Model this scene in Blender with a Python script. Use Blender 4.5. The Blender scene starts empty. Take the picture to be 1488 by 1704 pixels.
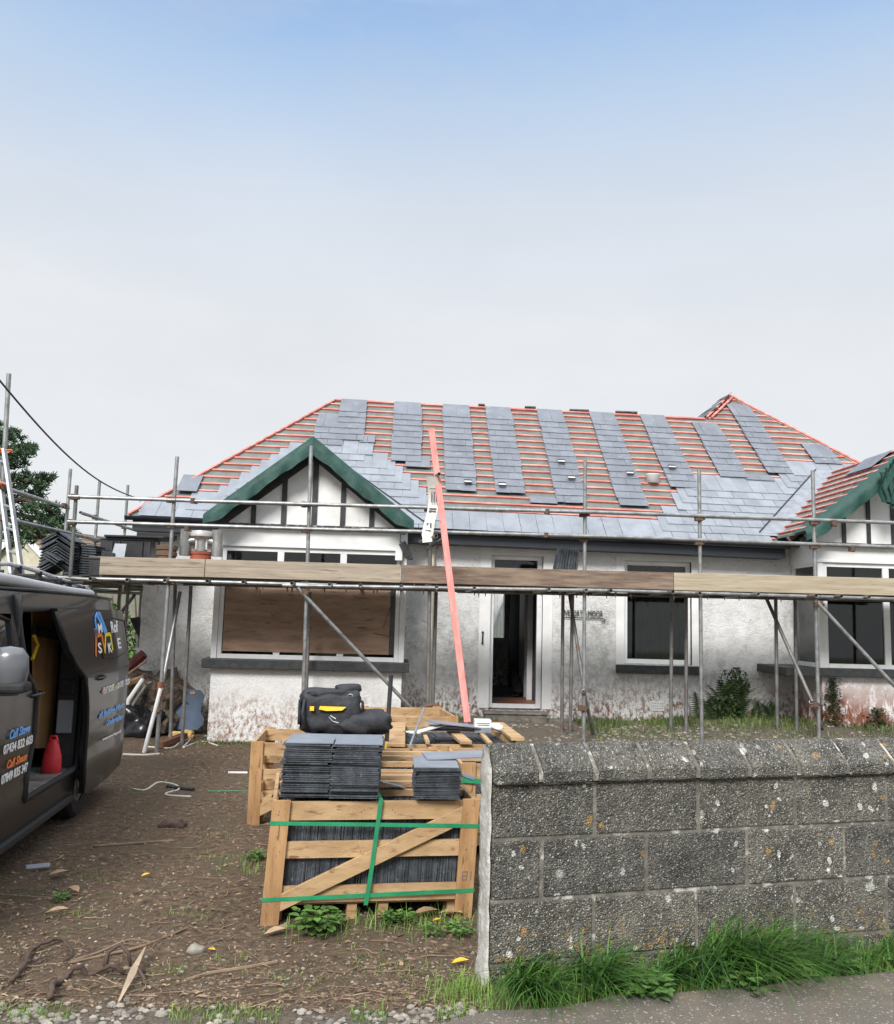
import bpy, math, random
from mathutils import Vector, Matrix, noise
random.seed(7)
R = math.radians
sc = bpy.context.scene
# ------------------------------------------------------------------ camera
H = 1.7; FPX = 1450.0; PITCH, ROLL, YAW = R(7.0), R(1.55), R(3.0)
FW = Vector((math.sin(YAW)*math.cos(PITCH), math.cos(YAW)*math.cos(PITCH), math.sin(PITCH)))
_r0 = Vector((math.cos(YAW), -math.sin(YAW), 0)); _u0 = _r0.cross(FW)
RT = _r0*math.cos(ROLL) + _u0*math.sin(ROLL); UP = -_r0*math.sin(ROLL) + _u0*math.cos(ROLL)
CP = Vector((0, 0, H))
cd = bpy.data.cameras.new("camera"); cam = bpy.data.objects.new("camera", cd); sc.collection.objects.link(cam)
m = Matrix.Identity(4)
for i, a in enumerate((RT, UP, -FW)):
    for j in range(3): m[j][i] = a[j]
m.translation = CP; cam.matrix_world = m
cd.sensor_fit = 'VERTICAL'; cd.sensor_height = 24; cd.lens = FPX/1704*24
cd.clip_start = .05; cd.clip_end = 2000
sc.camera = cam
# ------------------------------------------------------------------ world, sun, exposure
SUN_EL, SUN_AZ = R(38), R(200)          # behind the camera, a little to the left
w = bpy.data.worlds.new("World"); sc.world = w; w.use_nodes = True
nt = w.node_tree; N = nt.nodes; L = nt.links
bg = N["Background"]; bg.inputs[1].default_value = .1
sky = N.new("ShaderNodeTexSky"); sky.sky_type = 'NISHITA'; sky.sun_disc = False
sky.sun_elevation = SUN_EL; sky.sun_rotation = SUN_AZ
tc = N.new("ShaderNodeTexCoord"); sx = N.new("ShaderNodeSeparateXYZ"); L.new(tc.outputs['Generated'], sx.inputs[0])
nz = N.new("ShaderNodeTexNoise"); nz.inputs['Scale'].default_value = 1.6; nz.inputs['Detail'].default_value = 5
mp = N.new("ShaderNodeMapping"); mp.inputs['Scale'].default_value = (1, 1, 3); L.new(tc.outputs['Generated'], mp.inputs[0]); L.new(mp.outputs[0], nz.inputs['Vector'])
ad = N.new("ShaderNodeMath"); ad.operation = 'MULTIPLY_ADD'; L.new(nz.outputs[0], ad.inputs[0]); ad.inputs[1].default_value = .16; L.new(sx.outputs[2], ad.inputs[2])
sb = N.new("ShaderNodeMath"); sb.operation = 'SUBTRACT'; L.new(ad.outputs[0], sb.inputs[0]); sb.inputs[1].default_value = .08
cr = N.new("ShaderNodeValToRGB"); L.new(sb.outputs[0], cr.inputs[0])
EXPO = .75; K = 10/2**EXPO
el = cr.color_ramp.elements
stops = [(0, (.72, .75, .78)), (.14, (.87, .885, .90)), (.33, (.85, .87, .895)), (.44, (.71, .78, .88)), (.53, (.47, .64, .88)), (.605, (.26, .48, .85)), (.70, (.7, .84, 1.05)), (.82, (2.6, 2.65, 2.7))]
while len(el) < len(stops): el.new(.5)
for e, (p, c) in zip(el, stops): e.position = p; e.color = (*c, 1)
sc1 = N.new("ShaderNodeVectorMath"); sc1.operation = 'SCALE'; sc1.inputs['Scale'].default_value = K; nz2 = N.new("ShaderNodeTexNoise"); nz2.inputs['Scale'].default_value = 3.2; nz2.inputs['Detail'].default_value = 7; nz2.inputs['Roughness'].default_value = .62; L.new(mp.outputs[0], nz2.inputs['Vector'])
mr2 = N.new("ShaderNodeMapRange"); mr2.inputs[1].default_value = .3; mr2.inputs[2].default_value = .7; mr2.inputs[3].default_value = .0; mr2.inputs[4].default_value = .42; L.new(nz2.outputs[0], mr2.inputs[0])
cm_ = N.new("ShaderNodeMix"); cm_.data_type = 'RGBA'; L.new(mr2.outputs[0], cm_.inputs[0]); L.new(cr.outputs[0], cm_.inputs[6]); cm_.inputs[7].default_value = (.73, .75, .775, 1)
L.new(cm_.outputs[2], sc1.inputs[0])
mx = N.new("ShaderNodeMix"); mx.data_type = 'RGBA'; mx.inputs[0].default_value = .94
L.new(sky.outputs[0], mx.inputs[6]); L.new(sc1.outputs[0], mx.inputs[7]); L.new(mx.outputs[2], bg.inputs[0])
sl = bpy.data.lights.new("sun", 'SUN'); sl.energy = 2.5; sl.angle = R(20); sl.color = (1, .97, .93)
so = bpy.data.objects.new("sun", sl); sc.collection.objects.link(so)
sd = Vector((math.sin(SUN_AZ)*math.cos(SUN_EL), math.cos(SUN_AZ)*math.cos(SUN_EL), math.sin(SUN_EL)))
so.rotation_euler = sd.to_track_quat('Z', 'Y').to_euler(); so.location = (0, -5, 20)
sc.view_settings.view_transform = 'Standard'; sc.view_settings.look = 'None'; sc.view_settings.exposure = EXPO; sc.view_settings.gamma = 1
sc.render.engine = 'CYCLES'

# ------------------------------------------------------------------ measuring helpers (photograph pixel + known plane -> point in the place)
def ray(x, y): return FW*FPX + RT*(x-744) - UP*(y-852)
def atY(x, y, Y): d = ray(x, y); return CP + d*(Y/d.y)
def atZ(x, y, z=0): d = ray(x, y); return CP + d*((z-H)/d.z)
def onp(x, y, p0, n): d = ray(x, y); return CP + d*((Vector(p0)-CP).dot(n)/d.dot(n))
def proj(p): p = Vector(p)-CP; d = p.dot(FW); return 744+FPX*p.dot(RT)/d, 852-FPX*p.dot(UP)/d
def inpoly(x, y, P):
    c = False
    for i in range(len(P)):
        (x1, y1), (x2, y2) = P[i-1], P[i]
        if (y1 > y) != (y2 > y) and x < (x2-x1)*(y-y1)/(y2-y1)+x1: c = not c
    return c
def sm(a, b, x): t = max(0, min(1, (x-a)/(b-a))); return t*t*(3-2*t)
def gz(x, y):
    z = .27*sm(-.6, 1.0, x)*sm(8.5, 12.3, y) + .10*sm(3, 5, x)*sm(9, 12, y)
    return z
rnd = random.uniform

# ------------------------------------------------------------------ mesh helpers
class MB:
    def __init__(s): s.v = []; s.f = []; s.m = []
    def add(s, vs, fs, m=0):
        b = len(s.v); s.v += [tuple(v) for v in vs]
        for f in fs: s.f.append(tuple(b+i for i in f)); s.m.append(m)
        return s
    def box(s, c, d, Mx=None, m=0):
        c = Vector(c); vs = []
        for k in range(8):
            p = Vector(((k & 1)-.5, ((k >> 1) & 1)-.5, ((k >> 2) & 1)-.5)); p = Vector((p.x*d[0], p.y*d[1], p.z*d[2]))
            if Mx: p = Mx @ p
            vs.append(c+p)
        return s.add(vs, [(0, 2, 3, 1), (4, 5, 7, 6), (0, 1, 5, 4), (2, 6, 7, 3), (0, 4, 6, 2), (1, 3, 7, 5)], m)
    def bx(s, x0, x1, y0, y1, z0, z1, m=0):
        return s.box(((x0+x1)/2, (y0+y1)/2, (z0+z1)/2), (x1-x0, y1-y0, z1-z0), None, m)
    def beam(s, a, b, w, h, up=(0, 0, 1), m=0):
        a, b = Vector(a), Vector(b); d = (b-a); l = d.length; d.normalize(); u = Vector(up)
        x = d.cross(u)
        if x.length < 1e-5: x = d.cross(Vector((0, 1, 0)))
        x.normalize(); u = x.cross(d)
        Mx = Matrix((x, d, u)).transposed()
        return s.box((a+b)/2, (w, l, h), Mx, m)
    def path(s, P, r, n=8, m=0, cap=True):
        P = [Vector(p) for p in P]; rs = r if isinstance(r, (list, tuple)) else [r]*len(P)
        vs = []; fs = []; prev = None
        for i, p in enumerate(P):
            d = (P[min(i+1, len(P)-1)]-P[max(i-1, 0)]).normalized()
            x = prev - d*prev.dot(d) if prev else d.cross(Vector((.13, .27, 1)))
            if x.length < 1e-4: x = d.cross(Vector((1, 0, 0)))
            x.normalize(); prev = x; y = d.cross(x)
            for k in range(n): a = 2*math.pi*k/n; vs.append(p+(x*math.cos(a)+y*math.sin(a))*rs[i])
        for i in range(len(P)-1):
            for k in range(n): a, b = i*n+k, i*n+(k+1) % n; fs.append((a, b, b+n, a+n))
        if cap: fs.append(tuple(range(n))[::-1]); fs.append(tuple(range((len(P)-1)*n, len(P)*n)))
        return s.add(vs, fs, m)
    def tube(s, a, b, r=.024, n=12, m=0): # scaffold tube with open-looking ends
        a, b = Vector(a), Vector(b); s.path([a, b], r, n, m, False)
        d = (b-a).normalized()
        for p, q in ((a, d), (b, -d)): 
            s.path([p, p+q*.001, p+q*.05], [r, r*.82, r*.82], n, m, False); s.disc(p+q*.05, d, r*.82, n, m)
        return s
    def disc(s, c, d, r, n=12, m=0):
        d = Vector(d).normalized(); x = d.cross(Vector((.1, .3, 1))).normalized(); y = d.cross(x)
        return s.add([Vector(c)+(x*math.cos(2*math.pi*k/n)+y*math.sin(2*math.pi*k/n))*r for k in range(n)], [tuple(range(n))], m)
    def lathe(s, c, prof, n=20, m=0, ax=None):
        c = Vector(c); vs = []; fs = []
        for (r, z) in prof:
            for k in range(n):
                a = 2*math.pi*k/n; p = Vector((r*math.cos(a), r*math.sin(a), z))
                vs.append(c+(ax @ p if ax else p))
        for i in range(len(prof)-1):
            for k in range(n): a, b = i*n+k, i*n+(k+1) % n; fs.append((a, b, b+n, a+n))
        return s.add(vs, fs, m)
    def prism(s, poly, off, m=0):   # closed polygon (3D points) swept along off
        n = len(poly); P = [Vector(p) for p in poly]; Q = [p+Vector(off) for p in P]
        return s.add(P+Q, [tuple(range(n))[::-1], tuple(range(n, 2*n))]+[(i, (i+1) % n, n+(i+1) % n, n+i) for i in range(n)], m)
    def quad(s, *p, m=0): return s.add(p, [tuple(range(len(p)))], m)
    def build(s, name, mats, parent=None, smooth=False, bevel=0, kind=None, label=None):
        me = bpy.data.meshes.new(name)
        off = Vector((0, 0, 0)); o = parent
        if parent is not None:
            r = parent
            while r.parent: r = r.parent
            off = r.get('_loc') and Vector(r['_loc']) or Vector((0, 0, 0))
        me.from_pydata([tuple(Vector(v)-off) for v in s.v], [], s.f)
        if not isinstance(mats, (list, tuple)): mats = [mats]
        for q in mats: me.materials.append(q)
        me.polygons.foreach_set('material_index', s.m)
        if smooth:
            me.polygons.foreach_set('use_smooth', [True]*len(me.polygons))
        me.update(); ob = bpy.data.objects.new(name, me); sc.collection.objects.link(ob)
        if smooth == 'auto':
            bpy.context.view_layer.objects.active = ob
            md = ob.modifiers.new('n', 'NODES') if False else None
            me.set_sharp_from_angle(angle=R(35))
        if parent is not None: ob.parent = parent
        if bevel:
            b = ob.modifiers.new('bevel', 'BEVEL'); b.width = bevel; b.segments = 2; b.limit_method = 'ANGLE'; b.angle_limit = R(40)
        if kind: ob['kind'] = kind
        if label: ob['label'] = label
        return ob
def thing(name, label, cat, loc=(0, 0, 0), group=None):
    o = bpy.data.objects.new(name, None); sc.collection.objects.link(o); o.location = loc; o['_loc'] = tuple(loc)
    o.empty_display_size = .2
    o['label'] = label; o['category'] = cat
    if group: o['group'] = group
    return o
def tag(o, label, cat, group=None):
    o['label'] = label; o['category'] = cat
    if group: o['group'] = group
    return o
def structure(o): o['kind'] = 'structure'; return o
def stuff(o, label=None, cat=None):
    o['kind'] = 'stuff'
    if label: o['label'] = label
    if cat: o['category'] = cat
    return o
def copy_tree(o, parent=None):
    c = o.copy(); sc.collection.objects.link(c); c.parent = parent
    for ch in list(o.children): copy_tree(ch, c)
    return c

# ------------------------------------------------------------------ materials
def M(name, c1, c2=None, ns=6, lo=.4, hi=.6, rough=.65, metal=0, bump=0, bs=60, bd=4, isl=0, st=(1, 1, 1), det=6, c3=None, s3=20, t3=(.62, .66), spec=.5, trans=0, rvar=0, coat=0):
    mt = bpy.data.materials.new(name); mt.use_nodes = True; n = mt.node_tree.nodes; l = mt.node_tree.links
    b = n['Principled BSDF']; b.inputs['Roughness'].default_value = rough; b.inputs['Metallic'].default_value = metal
    b.inputs['Specular IOR Level'].default_value = spec; b.inputs['Coat Weight'].default_value = coat; b.inputs['Coat Roughness'].default_value = .06
    tc = n.new('ShaderNodeTexCoord'); mp = n.new('ShaderNodeMapping'); mp.inputs['Scale'].default_value = st; l.new(tc.outputs['Object'], mp.inputs[0])
    def nzz(scale, detail=6, ro=.6):
        t = n.new('ShaderNodeTexNoise'); t.inputs['Scale'].default_value = scale; t.inputs['Detail'].default_value = detail; t.inputs['Roughness'].default_value = ro; l.new(mp.outputs[0], t.inputs['Vector']); return t
    def ramp(src, a, c):
        q = n.new('ShaderNodeMapRange'); q.inputs[1].default_value = a; q.inputs[2].default_value = c; l.new(src, q.inputs[0]); return q.outputs[0]
    def mix(f, A, B, mode='MIX'):
        q = n.new('ShaderNodeMix'); q.data_type = 'RGBA'; q.blend_type = mode
        for s_, v in ((0, f), (6, A), (7, B)):
            if isinstance(v, (int, float)): q.inputs[s_].default_value = v
            elif isinstance(v, tuple): q.inputs[s_].default_value = (*v[:3], 1)
            else: l.new(v, q.inputs[s_])
        return q.outputs[2]
    col = tuple(c1)
    if c2: col = mix(ramp(nzz(ns, det).outputs[0], lo, hi), col, tuple(c2))
    if c3: col = mix(ramp(nzz(s3, 4).outputs[0], *t3), col, tuple(c3))
    if isl:
        g = n.new('ShaderNodeNewGeometry'); q = n.new('ShaderNodeMapRange'); q.inputs[3].default_value = 1-isl; q.inputs[4].default_value = 1+isl; l.new(g.outputs['Random Per Island'], q.inputs[0])
        vm = n.new('ShaderNodeVectorMath'); vm.operation = 'SCALE'; l.new(q.outputs[0], vm.inputs['Scale'])
        if isinstance(col, tuple): vm.inputs[0].default_value = col[:3]
        else: l.new(col, vm.inputs[0])
        col = vm.outputs[0]
    if isinstance(col, tuple): b.inputs['Base Color'].default_value = (*col[:3], 1)
    else: l.new(col, b.inputs['Base Color'])
    if rvar:
        q = n.new('ShaderNodeMapRange'); q.inputs[1].default_value = .3; q.inputs[2].default_value = .7; q.inputs[3].default_value = rough-rvar; q.inputs[4].default_value = rough+rvar
        l.new(nzz(ns*2.3).outputs[0], q.inputs[0]); l.new(q.outputs[0], b.inputs['Roughness'])
    if bump:
        bp = n.new('ShaderNodeBump'); bp.inputs['Strength'].default_value = 1; bp.inputs['Distance'].default_value = bump; l.new(nzz(bs, bd).outputs[0], bp.inputs['Height']); l.new(bp.outputs[0], b.inputs['Normal'])
    mt['_'] = 1
    mt.node_tree['mix'] = 0
    return mt
galv = M('galvanised_tube', (.34, .35, .35), (.22, .22, .215), 9, rough=.42, metal=.55, bump=.0006, bs=90, c3=(.16, .11, .08), s3=14, t3=(.66, .72))
galv2 = M('weathered_tube', (.13, .125, .12), (.2, .195, .19), 7, rough=.55, metal=.35, bump=.0006, bs=90, c3=(.16, .08, .04), s3=11, t3=(.6, .68))
rust = M('rusty_coupler', (.16, .085, .05), (.09, .07, .06), 30, rough=.75, metal=.3, bump=.002, bs=120)
board = M('scaffold_board', (.41, .345, .265), (.26, .215, .16), 2.6, .36, .64, rough=.8, bump=.002, bs=40, st=(.7, 8, 11), det=10, c3=(.13, .09, .06), s3=4, t3=(.60, .72), isl=.08)
board_old = M('old_scaffold_board', (.27, .20, .145), (.14, .095, .07), 2.6, .36, .62, rough=.8, bump=.003, bs=40, st=(1, 8, 9), det=9, c3=(.1, .07, .05), s3=7, t3=(.6, .75), isl=.08)
deckb = M('deck_board', (.15, .12, .09), (.08, .065, .05), 4, rough=.85, st=(1, 6, 6), isl=.2)
cratew = M('crate_pine', (.55, .375, .20), (.36, .22, .105), 2.3, .35, .64, rough=.72, bump=.002, bs=30, st=(1.5, 6, 6), det=8, c3=(.22, .10, .04), s3=6, t3=(.57, .70), isl=.16)
crate_v = M('crate_pine_upright', (.50, .30, .135), (.31, .165, .07), 2.3, .35, .64, rough=.72, bump=.002, bs=30, st=(7, 7, 1.2), det=8, c3=(.17, .08, .035), s3=6, t3=(.6, .7), isl=.15)
batten = M('treated_batten', (.55, .175, .14), (.44, .12, .095), 3, rough=.8, isl=.22, st=(1, 4, 4), c3=(.62, .30, .25), s3=2.5, t3=(.45, .65))
pinkw = M('pink_batten', (.74, .27, .24), (.62, .20, .17), 4, rough=.7, st=(4, 4, .8), c3=(.40, .12, .10), s3=5, t3=(.64, .68), bump=.002, bs=40)
memb = M('roof_membrane', (.16, .185, .17), (.12, .14, .13), 5, rough=.8, bump=.004, bs=12, c3=(.05, .06, .06), s3=26, t3=(.68, .7))
green = M('green_membrane', (.008, .046, .036), (.014, .066, .052), 5, rough=.65, bump=.012, bs=9, det=8, c3=(.015, .07, .055), s3=9, t3=(.6, .68))
slateD = M('slate_loaded', (.128, .142, .168), (.17, .187, .22), 3, .35, .65, rough=.55, bump=.002, bs=30, isl=.07, c3=(.23, .25, .28), s3=8, t3=(.58, .75))
slateL = M('slate_laid', (.185, .205, .235), (.24, .265, .30), 4, .35, .65, rough=.42, bump=.002, bs=30, isl=.10, c3=(.17, .19, .225), s3=7, t3=(.56, .72))
slateE = M('slate_edges', (.030, .035, .042), (.065, .075, .086), 14, .4, .62, rough=.6, bump=.004, bs=90, isl=.55, c3=(.12, .135, .15), s3=40, t3=(.62, .7))
slateT = M('slate_face', (.19, .215, .255), (.24, .265, .305), 5, rough=.4, bump=.001, bs=50)
lead = M('lead', (.26, .285, .32), (.20, .22, .25), 8, rough=.5, bump=.004, bs=20)
upvc = M('white_upvc', (.78, .79, .80), (.70, .70, .69), 3, rough=.35, c3=(.58, .56, .52), s3=5, t3=(.62, .8))
paintw = M('white_paint', (.80, .80, .79), (.72, .715, .69), 4, rough=.6, bump=.001, bs=50, c3=(.5, .48, .42), s3=7, t3=(.66, .8))
black = M('black_paint', (.022, .024, .026), (.04, .042, .044), 12, rough=.55, bump=.002, bs=60)
navy = M('dark_fascia', (.022, .026, .036), (.018, .022, .03), 5, rough=.45)
gutt = M('black_gutter', (.018, .02, .026), rough=.35)
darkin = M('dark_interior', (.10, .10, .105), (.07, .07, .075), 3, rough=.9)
ply = M('plywood', (.36, .24, .165), (.22, .14, .095), 2.2, .35, .65, rough=.75, st=(1, 1, 5), det=8, c3=(.05, .03, .025), s3=3.2, t3=(.60, .72), bump=.002, bs=20)
rubber = M('rubber', (.018, .018, .019), rough=.75, bump=.003, bs=60)
plasticb = M('black_plastic', (.02, .021, .023), (.035, .036, .04), 8, rough=.4)
bagm = M('black_canvas', (.016, .017, .021), (.028, .03, .036), 9, rough=.7, bump=.012, bs=14)
yellow = M('yellow_webbing', (.85, .55, .03), rough=.55)
redp = M('red_plastic', (.75, .05, .06), (.55, .03, .04), 6, rough=.4)
strapg = M('green_strap', (.022, .27, .12), (.018, .20, .09), 8, rough=.4)
terra = M('terracotta', (.20, .11, .07), (.15, .10, .06), 7, rough=.8, bump=.003, bs=40, c3=(.2, .22, .12), s3=6, t3=(.55, .7))
steel = M('cowl_steel', (.45, .44, .42), (.33, .32, .31), 8, rough=.35, metal=.7)
alu = M('ladder_aluminium', (.42, .43, .44), (.3, .31, .32), 9, rough=.45, metal=.6)
whitep = M('white_plastic', (.8, .8, .8), (.68, .68, .66), 6, rough=.45)
bluegrey = M('blue_grey_board', (.10, .145, .215), (.085, .12, .18), 5, rough=.5, c3=(.25, .28, .32), s3=9, t3=(.7, .8))
paper = M('printed_sheet', (.78, .76, .70), (.7, .68, .62), 4, rough=.7, bump=.006, bs=10)
ink = M('ink', (.1, .1, .12), rough=.8)
inkw = M('vinyl_white', (.85, .85, .85), rough=.4); inkb = M('vinyl_blue', (.13, .40, .85), rough=.4); inko = M('vinyl_orange', (.85, .20, .03), rough=.4); inky = M('vinyl_yellow', (.88, .72, .04), rough=.4)
vanp = M('van_paint', (.013, .014, .016), (.010, .011, .013), 3, rough=.36, metal=.15, coat=.25, spec=.45, c3=(.022, .020, .018), s3=3, t3=(.55, .8))
vani = M('van_inside', (.05, .05, .052), (.035, .035, .036), 7, rough=.8)
railm = M('rack_aluminium', (.55, .56, .58), rough=.4, metal=.5)
chrome = M('chrome', (.7, .7, .7), rough=.2, metal=1)
brown_roof = M('brown_tiles', (.26, .18, .13), (.18, .13, .10), 5, rough=.8, isl=.2, bump=.01, bs=8)
cream = M('cream_render', (.55, .50, .38), (.46, .42, .33), 3, rough=.85, bump=.004, bs=30)
bark = M('bark', (.10, .07, .05), (.06, .045, .035), 12, rough=.9, bump=.01, bs=20)
needle = M('pine_needles', (.028, .065, .028), (.05, .10, .04), 1.4, rough=.7, isl=.45)
leafm = M('hedge_leaves', (.10, .17, .035), (.05, .10, .025), 1.6, rough=.6, isl=.5)
fern = M('fern_leaves', (.06, .10, .03), (.035, .06, .02), 6, rough=.6, isl=.5)
grassm = M('grass_blades', (.062, .14, .024), (.022, .068, .013), 5, rough=.5, isl=.6, spec=.3, c3=(.26, .24, .09), s3=11, t3=(.66, .72))
grassy = M('light_grass', (.17, .27, .05), (.11, .21, .04), 4, rough=.55, isl=.45, spec=.3)
weed = M('weed_leaves', (.10, .20, .045), (.07, .14, .035), 7, rough=.5, isl=.4, spec=.3)
chips = M('wood_chips', (.17, .115, .07), (.25, .175, .11), 9, rough=.85, isl=.75)
twig = M('twig', (.16, .10, .065), (.24, .17, .11), 9, rough=.85, isl=.4)
droot = M('dark_root', (.055, .035, .027), (.09, .06, .045), 14, rough=.9)
stonem = M('stones', (.26, .235, .20), (.17, .15, .125), 9, rough=.85, isl=.45, bump=.004, bs=50)
yleaf = M('yellow_leaf', (.85, .52, .02), (.7, .38, .03), 12, rough=.5)
bleaf = M('brown_leaf', (.28, .17, .09), (.38, .27, .17), 14, rough=.7, isl=.4)
stonestep = M('stone_step', (.20, .18, .15), (.12, .11, .095), 7, rough=.9, bump=.015, bs=14, c3=(.32, .28, .22), s3=12, t3=(.58, .68))
tilefloor = M('threshold_tiles', (.34, .14, .075), (.24, .10, .055), 6, rough=.5)
coat_b = M('dog_black_fur', (.02, .02, .022), rough=.8); coat_w = M('dog_white_fur', (.5, .5, .5), rough=.85)
rope = M('white_rope', (.62, .58, .50), rough=.8)
tub = M('white_tub', (.86, .85, .84), rough=.45)

def gm(name):
    mt = bpy.data.materials.new(name); mt.use_nodes = True
    return mt, mt.node_tree.nodes, mt.node_tree.links, mt.node_tree.nodes['Principled BSDF']
# --- glass: see-through with a sky reflection
glass, n, l, b = gm('window_glass')
b.inputs['Base Color'].default_value = (.30, .32, .32, 1); b.inputs['Roughness'].default_value = .03; b.inputs['Transmission Weight'].default_value = 1; b.inputs['IOR'].default_value = 1.5
class G:   # tiny node DSL for the special materials
    def __init__(s, name):
        s.mt, s.n, s.l, s.b = gm(name); s.tc = s.n.new('ShaderNodeTexCoord').outputs['Object']
        x = s.n.new('ShaderNodeSeparateXYZ'); s.l.new(s.tc, x.inputs[0]); s.x, s.y, s.z = x.outputs
    def mapv(s, sc_): q = s.n.new('ShaderNodeMapping'); q.inputs['Scale'].default_value = sc_; s.l.new(s.tc, q.inputs[0]); return q.outputs[0]
    def noise(s, scale, det=6, ro=.6, v=None, dist=0):
        t = s.n.new('ShaderNodeTexNoise'); t.inputs['Scale'].default_value = scale; t.inputs['Detail'].default_value = det; t.inputs['Roughness'].default_value = ro; t.inputs['Distortion'].default_value = dist
        s.l.new(v or s.tc, t.inputs['Vector']); return t.outputs[0]
    def vor(s, scale, out='Distance', feat='F1', v=None, rand=1):
        t = s.n.new('ShaderNodeTexVoronoi'); t.feature = feat; t.inputs['Scale'].default_value = scale; t.inputs['Randomness'].default_value = rand; s.l.new(v or s.tc, t.inputs['Vector']); return t.outputs[out]
    def mr(s, src, a, b_, c=0, d=1):
        q = s.n.new('ShaderNodeMapRange'); 
        for i, v in zip((1, 2, 3, 4), (a, b_, c, d)): q.inputs[i].default_value = v
        s.l.new(src, q.inputs[0]); return q.outputs[0]
    def ma(s, op, a, b_=None):
        q = s.n.new('ShaderNodeMath'); q.operation = op
        for i, v in enumerate((a, b_)):
            if v is None: continue
            if isinstance(v, (int, float)): q.inputs[i].default_value = v
            else: s.l.new(v, q.inputs[i])
        return q.outputs[0]
    def mix(s, f, A, B, mode='MIX'):
        q = s.n.new('ShaderNodeMix'); q.data_type = 'RGBA'; q.blend_type = mode
        for i, v in ((0, f), (6, A), (7, B)):
            if isinstance(v, (int, float)): q.inputs[i].default_value = v
            elif isinstance(v, tuple): q.inputs[i].default_value = (*v, 1)
            else: s.l.new(v, q.inputs[i])
        return q.outputs[2]
    def out(s, col, rough=None, bump=None, dist=.01):
        s.l.new(col, s.b.inputs['Base Color'])
        if rough is not None:
            if isinstance(rough, (int, float)): s.b.inputs['Roughness'].default_value = rough
            else: s.l.new(rough, s.b.inputs['Roughness'])
        if bump is not None:
            q = s.n.new('ShaderNodeBump'); q.inputs['Distance'].default_value = dist; s.l.new(bump, q.inputs['Height']); s.l.new(q.outputs[0], s.b.inputs['Normal'])
        return s.mt
# --- roughcast house render: white, mildew patches with the deck's shade painted in, brown peeling low down
g = G('roughcast_render')
warp = g.noise(5, 3)
tex = g.noise(26, 5, .55, g.mapv((1, 1, 1.5)), 1.6)
base = g.mix(g.mr(g.noise(2.2, 5), .35, .65), (.86, .86, .85), (.79, .785, .77))
mil_shade = g.ma('MULTIPLY', g.mr(g.noise(.9, 6, .7), .38, .58), g.mr(g.noise(9, 6, .75), .30, .62))
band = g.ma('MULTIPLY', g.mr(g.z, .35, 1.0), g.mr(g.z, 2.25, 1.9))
base = g.mix(g.ma('MULTIPLY', g.ma('MULTIPLY', mil_shade, band), .75), base, (.29, .29, .255))
low = g.mr(g.ma('ADD', g.z, g.ma('MULTIPLY', g.noise(3, 5), -.9)), .62, -.05)
pk = g.ma('MULTIPLY', low, g.mr(g.noise(13, 7, .78, g.mapv((1.3, 1.3, .8))), .46, .56))
base = g.mix(pk, base, (.22, .115, .07))
base = g.mix(g.ma('MULTIPLY', g.mr(g.z, .42, .05), g.mr(g.noise(7), .35, .6)), base, (.13, .13, .07))
crease = g.mr(tex, .34, .42)
base = g.mix(g.ma('MULTIPLY', g.ma('SUBTRACT', 1.0, crease), .55), base, (.40, .395, .375))  # shade in the roughcast hollows, painted into the colour
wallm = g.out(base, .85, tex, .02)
wallL = None
g = G('peeling_render')
tex = g.noise(26, 5, .55, None, 1.2)
base = g.mix(g.mr(g.noise(2.2, 5), .35, .65), (.76, .76, .75), (.68, .675, .66))
low = g.mr(g.ma('ADD', g.z, g.ma('MULTIPLY', g.noise(2.5, 5), -.7)), .75, .2)
pk = g.ma('MULTIPLY', low, g.mr(g.noise(9, 8, .8, g.mapv((1.3, 1.3, .55))), .40, .50))
base = g.mix(pk, base, g.mix(g.noise(15), (.27, .085, .045), (.17, .07, .045)))
peelm = g.out(base, .85, tex, .012)
g = G('bay_render')
tex = g.noise(26, 5, .55, None, 1.2)
base = g.mix(g.mr(g.noise(2.2, 5), .35, .65), (.76, .76, .75), (.68, .675, .66))
low = g.mr(g.ma('ADD', g.z, g.ma('MULTIPLY', g.noise(1.8, 5), -.9)), .32, -.22)
pk = g.ma('MULTIPLY', low, g.mr(g.noise(15, 8, .8, g.mapv((1.3, 1.3, .8))), .45, .58))
base = g.mix(pk, base, (.26, .15, .10)); crease = g.mr(tex, .30, .44); base = g.mix(g.ma('MULTIPLY', g.ma('SUBTRACT', 1.0, crease), .3), base, (.3, .3, .28))  # hollows of the render darkened in the colour, like shade
wallL = g.out(base, .85, tex, .012)
# --- pebbly concrete blocks with lichen
g = G('pebble_block')
v1 = g.vor(125, 'Distance'); vc = g.vor(125, 'Color'); sp = g.n.new('ShaderNodeSeparateColor'); g.l.new(vc, sp.inputs[0])
v2 = g.vor(75, 'Distance'); vc2 = g.vor(75, 'Color'); sp2 = g.n.new('ShaderNodeSeparateColor'); g.l.new(vc2, sp2.inputs[0])
base = g.mix(g.mr(g.noise(5, 8, .7), .35, .65), (.048, .046, .041), (.155, .147, .125))
peb = g.ma('MULTIPLY', g.mr(v1, .5, .35), g.mr(sp.outputs[0], .42, .85))
base = g.mix(g.ma('MULTIPLY', peb, .9), base, (.46, .45, .40))
peb2 = g.ma('MULTIPLY', g.mr(v2, .42, .3), g.mr(sp2.outputs[0], .80, .9))
base = g.mix(peb2, base, (.50, .48, .43))
base = g.mix(g.ma('MULTIPLY', g.mr(g.noise(60, 4), .56, .64), .7), base, (.02, .02, .02))
wv = g.n.new('ShaderNodeVectorMath'); wv.operation = 'ADD'; nn = g.n.new('ShaderNodeTexNoise'); nn.inputs['Scale'].default_value = 14; g.l.new(g.tc, nn.inputs['Vector'])
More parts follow.
